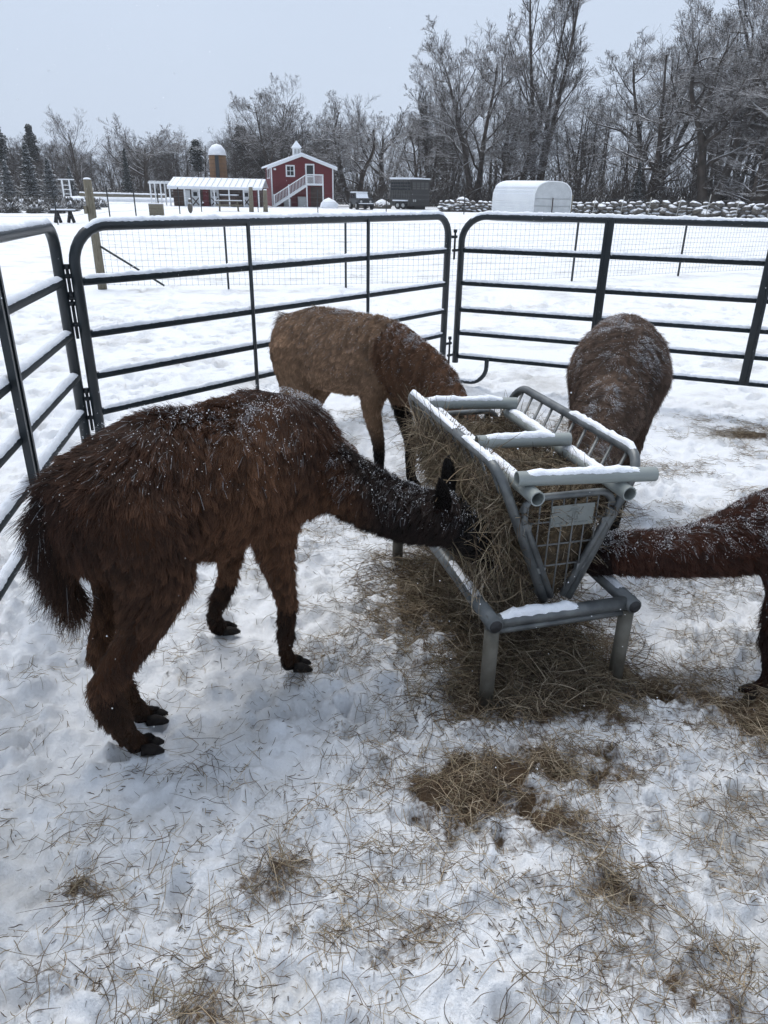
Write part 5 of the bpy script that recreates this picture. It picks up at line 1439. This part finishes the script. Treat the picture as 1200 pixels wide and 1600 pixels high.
# ------------------------------------------------------------------ bare trees
M_BARK = snowy('bark_trunk', (0.028, 0.022, 0.018), (0.070, 0.057, 0.047), 0.66, 0.3, 3, nscale=1.6)
M_TWIG = snowy('bark_twig', (0.030, 0.024, 0.020), (0.072, 0.059, 0.050), 0.72, 0.5, 3, nscale=0.9)
def rot_about(v, axis, ang):
    c, s = np.cos(ang)[:, None], np.sin(ang)[:, None]
    return v * c + np.cross(axis, v) * s + axis * (axis * v).sum(1)[:, None] * (1 - c)
def grow(seed, height, spec, stems=1, lean=0.0, r0=0.30, spread=0.0, wander=0.05, bole=0.80):
    """spec per level: (children, t0, angle deg, length ratio, up pull, points, sides)"""
    r = np.random.default_rng(seed)
    S = 10
    base = np.zeros((stems, 3)); a = np.arange(stems) * 2.4 + r.uniform(0, 6)
    d = np.c_[np.cos(a) * spread + lean, np.sin(a) * spread, np.ones(stems)]; d = unit(d)
    L = height * (0.9 if stems > 1 else bole) * r.uniform(0.9, 1.05, stems)
    if stems > 1: base[:, :2] = d[:, :2] * 0.15
    R0 = np.full(stems, r0)
    out = []
    lv = 0
    pts, sides = S, 8
    while True:
        n = len(base)
        P = np.zeros((n, pts, 3)); P[:, 0] = base; cur = d.copy()
        upw = 0.03 if lv == 0 else spec[lv - 1][4]
        for k in range(1, pts):
            cur = unit(cur + r.normal(0, wander if lv == 0 else wander * 2.6, (n, 3)) + np.array([0, 0, upw]))
            P[:, k] = P[:, k - 1] + cur * (L / (pts - 1))[:, None]
        tt = np.linspace(0, 1, pts)
        R = np.maximum(R0[:, None] * (1 - 0.80 * tt[None] ** 0.8), 0.006)
        if lv == 0: R[:, 0] *= 1.35
        out.append((P, R, sides))
        if lv >= len(spec): break
        nc, t0, ang, ratio, _, pts, sides = spec[lv]
        t = t0 + (1 - t0) * (np.arange(nc)[None] + r.random((n, nc))) / nc
        f = t * (P.shape[1] - 1); i = np.clip(f.astype(int), 0, P.shape[1] - 2); fr_ = (f - i)[..., None]
        b = np.arange(n)[:, None]
        base2 = (P[b, i] * (1 - fr_) + P[b, i + 1] * fr_).reshape(-1, 3)
        tg = unit((P[b, i + 1] - P[b, i]).reshape(-1, 3))
        Rp = (R[b, i] * (1 - fr_[..., 0]) + R[b, i + 1] * fr_[..., 0]).reshape(-1)
        m = len(base2)
        ax = unit(np.cross(tg, unit(r.normal(size=(m, 3)))))
        d = rot_about(tg, ax, np.radians(ang) * r.uniform(0.7, 1.25, m))
        low = d[:, 2] < -0.15
        d[low, 2] *= -0.3; d = unit(d)
        L = (np.repeat(L, nc) * ratio * r.uniform(0.65, 1.2, m) * (1.12 - 0.55 * t.reshape(-1)))
        R0 = np.clip(Rp * r.uniform(0.40, 0.66, m), 0.0065, 1)
        base = base2; lv += 1
    return out
def tree_meshes(tag_, levels):
    V, Q = tubes(levels[0][0], levels[0][1], levels[0][2])
    tr = mesh_data('trunk_' + tag_, V, Q, M_BARK)
    VV, QQ, n = [], [], 0
    for P, R, k in levels[1:]:
        V, Q = tubes(P, R, k); VV.append(V); QQ.append(Q + n); n += len(V)
    cr = mesh_data('crown_' + tag_, np.concatenate(VV), np.concatenate(QQ), M_TWIG)
    return tr, cr
SP_ROUND = [(11, 0.22, 58, 0.62, 0.06, 8, 6), (8, 0.2, 46, 0.52, 0.04, 6, 4), (8, 0.15, 45, 0.52, 0.02, 4, 3), (9, 0.1, 42, 0.60, 0.01, 3, 3)]
SP_DOME = [(10, 0.42, 52, 1.05, 0.05, 8, 6), (9, 0.2, 44, 0.50, 0.03, 6, 4), (8, 0.15, 42, 0.48, 0.02, 4, 3), (8, 0.1, 40, 0.55, 0.02, 3, 3)]
SP_UP = [(10, 0.22, 42, 0.40, 0.09, 8, 5), (8, 0.15, 42, 0.50, 0.07, 5, 4), (6, 0.12, 38, 0.52, 0.05, 4, 3), (7, 0.1, 38, 0.7, 0.04, 3, 3)]
SP_DROOP = [(22, 0.10, 78, 0.40, 0.035, 8, 5), (8, 0.2, 42, 0.48, 0.0, 5, 4), (6, 0.12, 40, 0.50, 0.0, 4, 3), (5, 0.1, 38, 0.6, 0.0, 3, 3)]
SP_POLE = [(10, 0.42, 45, 0.36, 0.08, 6, 4), (7, 0.2, 42, 0.50, 0.05, 4, 3), (7, 0.1, 40, 0.55, 0.03, 3, 3)]
SP_FAN = [(16, 0.12, 36, 0.68, 0.02, 8, 5), (8, 0.2, 30, 0.5, 0.03, 5, 4), (6, 0.15, 34, 0.5, 0.02, 4, 3), (5, 0.1, 36, 0.55, 0.02, 3, 3)]
KIND = {
    'round': tree_meshes('round', grow(1, 10, SP_ROUND, r0=0.30, wander=0.06)),
    'round2': tree_meshes('round2', grow(12, 10, SP_ROUND, stems=2, spread=0.25, r0=0.24, wander=0.07)),
    'up': tree_meshes('up', grow(3, 10, SP_UP, stems=3, spread=0.17, r0=0.15, wander=0.035)),
    'dome': tree_meshes('dome', grow(22, 10, SP_DOME, r0=0.32, wander=0.05, bole=0.5)),
    'droop': tree_meshes('droop', grow(4, 10, SP_DROOP, r0=0.22, wander=0.03)),
    'fan': tree_meshes('fan', grow(5, 10, SP_FAN, r0=0.22, wander=0.03)),
    'gnarl': tree_meshes('gnarl', grow(6, 10, SP_ROUND, stems=2, spread=0.45, lean=0.15, r0=0.36, wander=0.15)),
    'lean': tree_meshes('lean', grow(8, 10, SP_ROUND, stems=2, spread=0.18, lean=-0.10, r0=0.40, wander=0.06)),
}
def tree(kind, x, y, h, rz, label, wide=1.0, group='bare trees at the wood edge'):
    t = thing('bare_tree', label, 'tree', (x, y, -0.1), group)
    t.scale = (h / 10 * wide, h / 10 * wide, h / 10); t.rotation_euler = (0, 0, rz)
    for nm, me in zip(('trunk', 'crown'), KIND[kind]):
        o = bpy.data.objects.new(nm, me); COL.objects.link(o); o.parent = t
    return t
tree('up', 16.6, 89, 25.5, 0.4, 'tall bare tree of several upright stems behind the white hoop shelter', 0.85)
tree('droop', 29.5, 88, 19.5, 1.2, 'bare tree with level snow lined side branches right of the hoop shelter', 1.0)
tree('lean', 39.0, 82, 24, 2.0, 'massive dark forked tree standing behind the wall at the right edge', 1.25)
tree('gnarl', 34.0, 84, 19, 0.2, 'leaning grey trunk just left of the massive forked tree', 0.9)
tree('round2', 10.3, 93, 18.0, 1.0, 'broad high bare tree with fine twigs left of the many stemmed tree', 1.0)
tree('dome', -1.2, 103, 17.0, 2.2, 'round topped bare tree standing highest above the parked car', 0.9)
tree('gnarl', -3.8, 88, 9.5, 3.6, 'gnarled low tree with a snow lit bent limb right of the barn', 1.2)
tree('round', 3.4, 90, 9.5, 4.1, 'crooked dark tree rising just behind the livestock trailer', 1.0)
tree('round2', -15.2, 108, 14.5, 0.3, 'bare tree whose crown rises behind the barn cupola and silo', 0.9)
tree('dome', -33.5, 108, 14.0, 2.9, 'wide round bare tree standing alone left of the silo', 1.2)
tree('fan', -43.5, 110, 10.0, 0.6, 'fan shaped bare tree behind the white swing frame', 1.25)
tree('round', -8.6, 112, 14, 1.4, 'bare tree above the right roof slope of the red barn', 0.85)
tree('up', 5.4, 104, 15.0, 3.0, 'narrow bare tree above the livestock trailer', 0.9)
tree('droop', 23.2, 96, 10.5, 2.5, 'small bare tree in the gap right of the many stemmed tree', 0.9)
tree('round2', 31.5, 96, 21, 4.4, 'bare tree behind the level branched tree with a high twiggy top', 0.9)
tree('droop', 36.0, 78, 10, 5.2, 'low spreading tree with snow white twigs in front of the forked tree', 1.3)
tree('gnarl', 13.0, 87, 11, 5.5, 'twisted tree with a bright snowy limb left of the hoop shelter', 1.1)
tree('round2', 44.5, 90, 25, 0.9, 'tall bare tree reaching past the top right corner', 1.0)

# woodland behind: one mass; boles and limbs as mesh, twigs as strands
SP_LOW = [(12, 0.24, 56, 0.50, 0.06, 5, 3), (8, 0.2, 48, 0.52, 0.03, 4, 3), (8, 0.08, 45, 0.62, 0.01, 3, 3), (3, 0.15, 42, 0.55, 0.0, 3, 3)]
LOWS = [grow(500 + i, 10, SP_LOW, stems=1 + i % 2, r0=0.19, wander=0.06, spread=0.15) for i in range(7)]
rw = np.random.default_rng(9)
VV, QQ, n = [], [], 0
TP, TR_ = [], []
def skyline(x, y):
    """height of the wood by bearing"""
    px = 600 + 1228 * x / y
    return np.interp(px, [-100, 0, 60, 150, 250, 330, 400, 480, 560, 640, 700, 770, 850, 905, 930, 970, 1020, 1100, 1300], [0.062, 0.060, 0.057, 0.058, 0.064, 0.068, 0.084, 0.094, 0.105, 0.112, 0.130, 0.145, 0.135, 0.115, 0.12, 0.14, 0.19, 0.21, 0.22]) * y
for i in range(235):
    bx_ = rw.uniform(-0.62, 0.62) if i < 145 else rw.uniform(-0.62, -0.1)
    px = 600 + 1228 * bx_
    depth = np.interp(px, [0, 400, 600, 1200], [128, 112, 100, 92]) + rw.random() ** 1.3 * 48
    x, y = bx_ * depth, depth
    h = skyline(x, y) * rw.uniform(0.66, 1.0) + 0.6
    lv = LOWS[rw.integers(7)]
    a = rw.uniform(0, 6.28); c, s = math.cos(a), math.sin(a); sc = h / 9.4; wd = sc * rw.uniform(0.85, 1.3)
    def place(V): return np.stack([(V[..., 0] * c - V[..., 1] * s) * wd + x, (V[..., 0] * s + V[..., 1] * c) * wd + y, V[..., 2] * sc - 0.1], -1)
    for l, (P, R, k) in enumerate(lv):
        if l < 2:
            V, Q = tubes(place(P), np.maximum(R, 0.014) * sc, min(k, 4)); VV.append(V); QQ.append(Q + n); n += len(V)
        else:
            idx = np.linspace(0, P.shape[1] - 1, 3).astype(int)
            sel = np.arange(len(P)) if l < 4 else rw.choice(len(P), min(len(P), 300), replace=False)
            TP.append(place(P[sel][:, idx])); TR_.append(np.maximum(R[sel][:, idx] * 0.8, 0.008 if l == 2 else 0.0055))
# brush and saplings along the edge
m = 15000
bx_ = rw.uniform(-0.62, 0.64, m); px = 600 + 1228 * bx_
dep = np.interp(px, [0, 250, 400, 600, 800, 1200], [122, 112, 104, 92, 88, 84]) + rw.random(m) ** 1.5 * 40
h = np.where(rw.random(m) < 0.65, rw.uniform(1.0, 3.2, m), rw.uniform(2.5, 7.0, m)) * np.interp(px, [0, 400, 700, 1200], [0.85, 0.9, 1.15, 1.35])
b0 = np.c_[bx_ * dep, dep, np.full(m, -0.1)]
d1 = unit(np.c_[rw.normal(0, 0.45, m), rw.normal(0, 0.45, m), np.ones(m)]); d2 = unit(d1 + rw.normal(0, 0.4, (m, 3)) * np.array([1, 1, 0.4]))
P = np.stack([b0, b0 + d1 * (h * 0.5)[:, None], b0 + d1 * (h * 0.5)[:, None] + d2 * (h * 0.5)[:, None]], 1)
R = np.stack([0.02 + 0.004 * h, 0.016 + 0.002 * h, np.full(m, 0.010)], 1)
V, Q = tubes(P, R, 3); VV.append(V); QQ.append(Q + n); n += len(V)
M_WOODS = snowy('woodland_bark', (0.028, 0.023, 0.020), (0.062, 0.051, 0.043), 0.76, 0.5, 2, nscale=0.7)
wood = mk('woodland', np.concatenate(VV), np.concatenate(QQ), M_WOODS, None, True, loc=(0, 120, 0))
tag(wood, 'dense grey winter woodland closing the far side of the field', 'woodland', kind='stuff')
TP = np.concatenate(TP); TR_ = np.concatenate(TR_); nt_ = len(TP)
flat_ = 1 - np.abs(unit(TP[:, 2] - TP[:, 0])[:, 2])           # level twigs hold more snow
sn = (rw.random(nt_) < 0.03 + 0.20 * flat_ ** 2)[:, None]
C = np.where(sn, np.array([[0.36, 0.38, 0.41]]) * rw.uniform(0.5, 1.1, (nt_, 1)), np.array([[0.040, 0.032, 0.027]]) * rw.uniform(0.5, 1.6, (nt_, 1)))
M_TWIGSTRAND = strand_mat('wood_twigs', 0.85, 0.1)
tw = strands('twigs', TP, TR_, C, M_TWIGSTRAND, wood); tag(tw, kind='stuff')
print('twigs', nt_)
print('woodland faces', len(wood.data.polygons))

# evergreens
M_FIR = snowy('dark_evergreen', (0.007, 0.012, 0.010), (0.016, 0.024, 0.018), 0.84, 0.45, 6, nscale=5)
def conifer(seed, pine=False):
    r = np.random.default_rng(seed)
    H = 10.0; n = 1500
    z = H * (0.06 + 0.93 * r.random(n) ** 1.1) if not pine else H * (0.5 + 0.5 * r.random(n))
    rad = (H - z) * 0.23 * (0.8 + 0.35 * np.sin(z * 5.5)) + 0.12 if not pine else 1.7 * np.sqrt(np.clip(1 - ((z - 7.4) / 2.8) ** 2, 0.02, 1)) * (0.55 + 0.6 * (vnoise(z * 1.3, z * 0 + seed)))
    a = r.uniform(0, 6.28, n); rr = rad * np.sqrt(r.random(n)) * r.uniform(0.75, 1.12, n)
    c = np.c_[np.cos(a) * rr, np.sin(a) * rr, z - rr * 0.25]
    d = unit(np.c_[np.cos(a), np.sin(a), r.normal(-0.15, 0.25, n)] + r.normal(0, 0.3, (n, 3)))
    ln = r.uniform(0.25, 0.55, n)
    P = np.stack([c - d * (ln * 0.5)[:, None], c, c + d * (ln * 0.5)[:, None] - np.array([0, 0, 0.05])], 1)
    V, Q = tubes(P, np.stack([np.full(n, 0.09), np.full(n, 0.12), np.full(n, 0.015)], 1), 3)
    cr = mesh_data('fir_crown', V, Q, M_FIR)
    tv, tq = tube([(0, 0, 0), (0, 0, 5), (0, 0, 9.6)], [0.2, 0.12, 0.03], 6); tr = mesh_data('fir_trunk', tv, tq, M_BARK)
    return tr, cr
KIND['fir'] = conifer(1); KIND['fir2'] = conifer(2); KIND['pine'] = conifer(3, True)
def evergreen(kind, x, y, h, label, wide=1.0):
    t = tree(kind, x, y, h, x, label, wide, 'dark evergreens in the wood'); t.name = 'evergreen_tree'
evergreen('fir', -46.0, 101, 6.7, 'tallest dark spruce at the far left behind the bushes', 1.3)
evergreen('fir2', -48.5, 100, 4.6, 'low dark spruce left of the tallest spruce', 1.5)
evergreen('fir2', -43.5, 101, 5.0, 'bushy dark spruce just right of the tallest spruce', 1.5)
evergreen('fir', -41.3, 102, 4.0, 'small dark spruce nearest the white swing frame', 1.3)
evergreen('fir', -35.2, 106, 6.4, 'slender dark evergreen in front of the wide round tree', 0.75)
evergreen('pine', -28.5, 118, 8.2, 'dark pine above the roof of the pergola', 0.9)
evergreen('fir2', -26.2, 117, 6.0, 'dark spruce between the pergola and the silo', 0.9)
evergreen('pine', -22.5, 122, 10.4, 'dark pine whose crown stands just left above the silo dome', 0.9)
evergreen('pine', -62.5, 128, 10.6, 'pine crown standing above the wood at the far left edge', 0.8)
evergreen('pine', -59.0, 132, 10.8, 'second pine crown from the left edge above the wood', 0.6)
evergreen('fir2', 27.2, 86.5, 5.0, 'dark evergreen bush at the foot of the level branched tree', 1.0)

# ------------------------------------------------------------------ falling snow
rf_ = np.random.default_rng(77)
m = 2600
y = rf_.uniform(0.9, 16, m); x = rf_.uniform(-0.62, 0.62, m) * y * 1.05; z = rf_.uniform(0.0, 1.0, m) * (1.2 + y * 0.42)
k = z > 0.25
V, F = flakes(np.c_[x, y, z][k], rf_.uniform(0.0009, 0.0019, k.sum()) * (1 + y[k] * 0.12), rf_)
fs = mk('falling_snow', V, F, M_SNOW, None, False); tag(fs, 'sparse snowflakes falling through the air', 'snowflakes', kind='stuff')
tot = 0
dgt = {}
for o in scene.objects:
    if o.type == 'MESH' and o.data.name not in dgt:
        dgt[o.data.name] = sum(len(p.vertices) - 2 for p in o.data.polygons) if len(o.data.polygons) < 2000 else len(o.data.polygons) * (2 if len(o.data.polygons[0].vertices) == 4 else 1)
print('triangles', sum(dgt.values()), 'objects', len(scene.objects))
# ------------------------------------------------------------------ snowy air
bmz = MB().box((0, 70, 14.0), (330, 330, 32.5))
haze_m = bpy.data.materials.new('snowy_air'); haze_m.use_nodes = True
for n_ in list(haze_m.node_tree.nodes):
    if n_.type != 'OUTPUT_MATERIAL': haze_m.node_tree.nodes.remove(n_)
pv_ = haze_m.node_tree.nodes.new('ShaderNodeVolumePrincipled')
pv_.inputs['Color'].default_value = (0.93, 0.95, 1.0, 1)
pv_.inputs['Density'].default_value = 0.0005
pv_.inputs['Anisotropy'].default_value = 0.2
haze_m.node_tree.links.new(pv_.outputs[0], [n_ for n_ in haze_m.node_tree.nodes if n_.type == 'OUTPUT_MATERIAL'][0].inputs['Volume'])
hz = bmz.build('haze', haze_m); tag(hz, 'thin snowy haze filling the air over the farm', 'haze', kind='stuff')
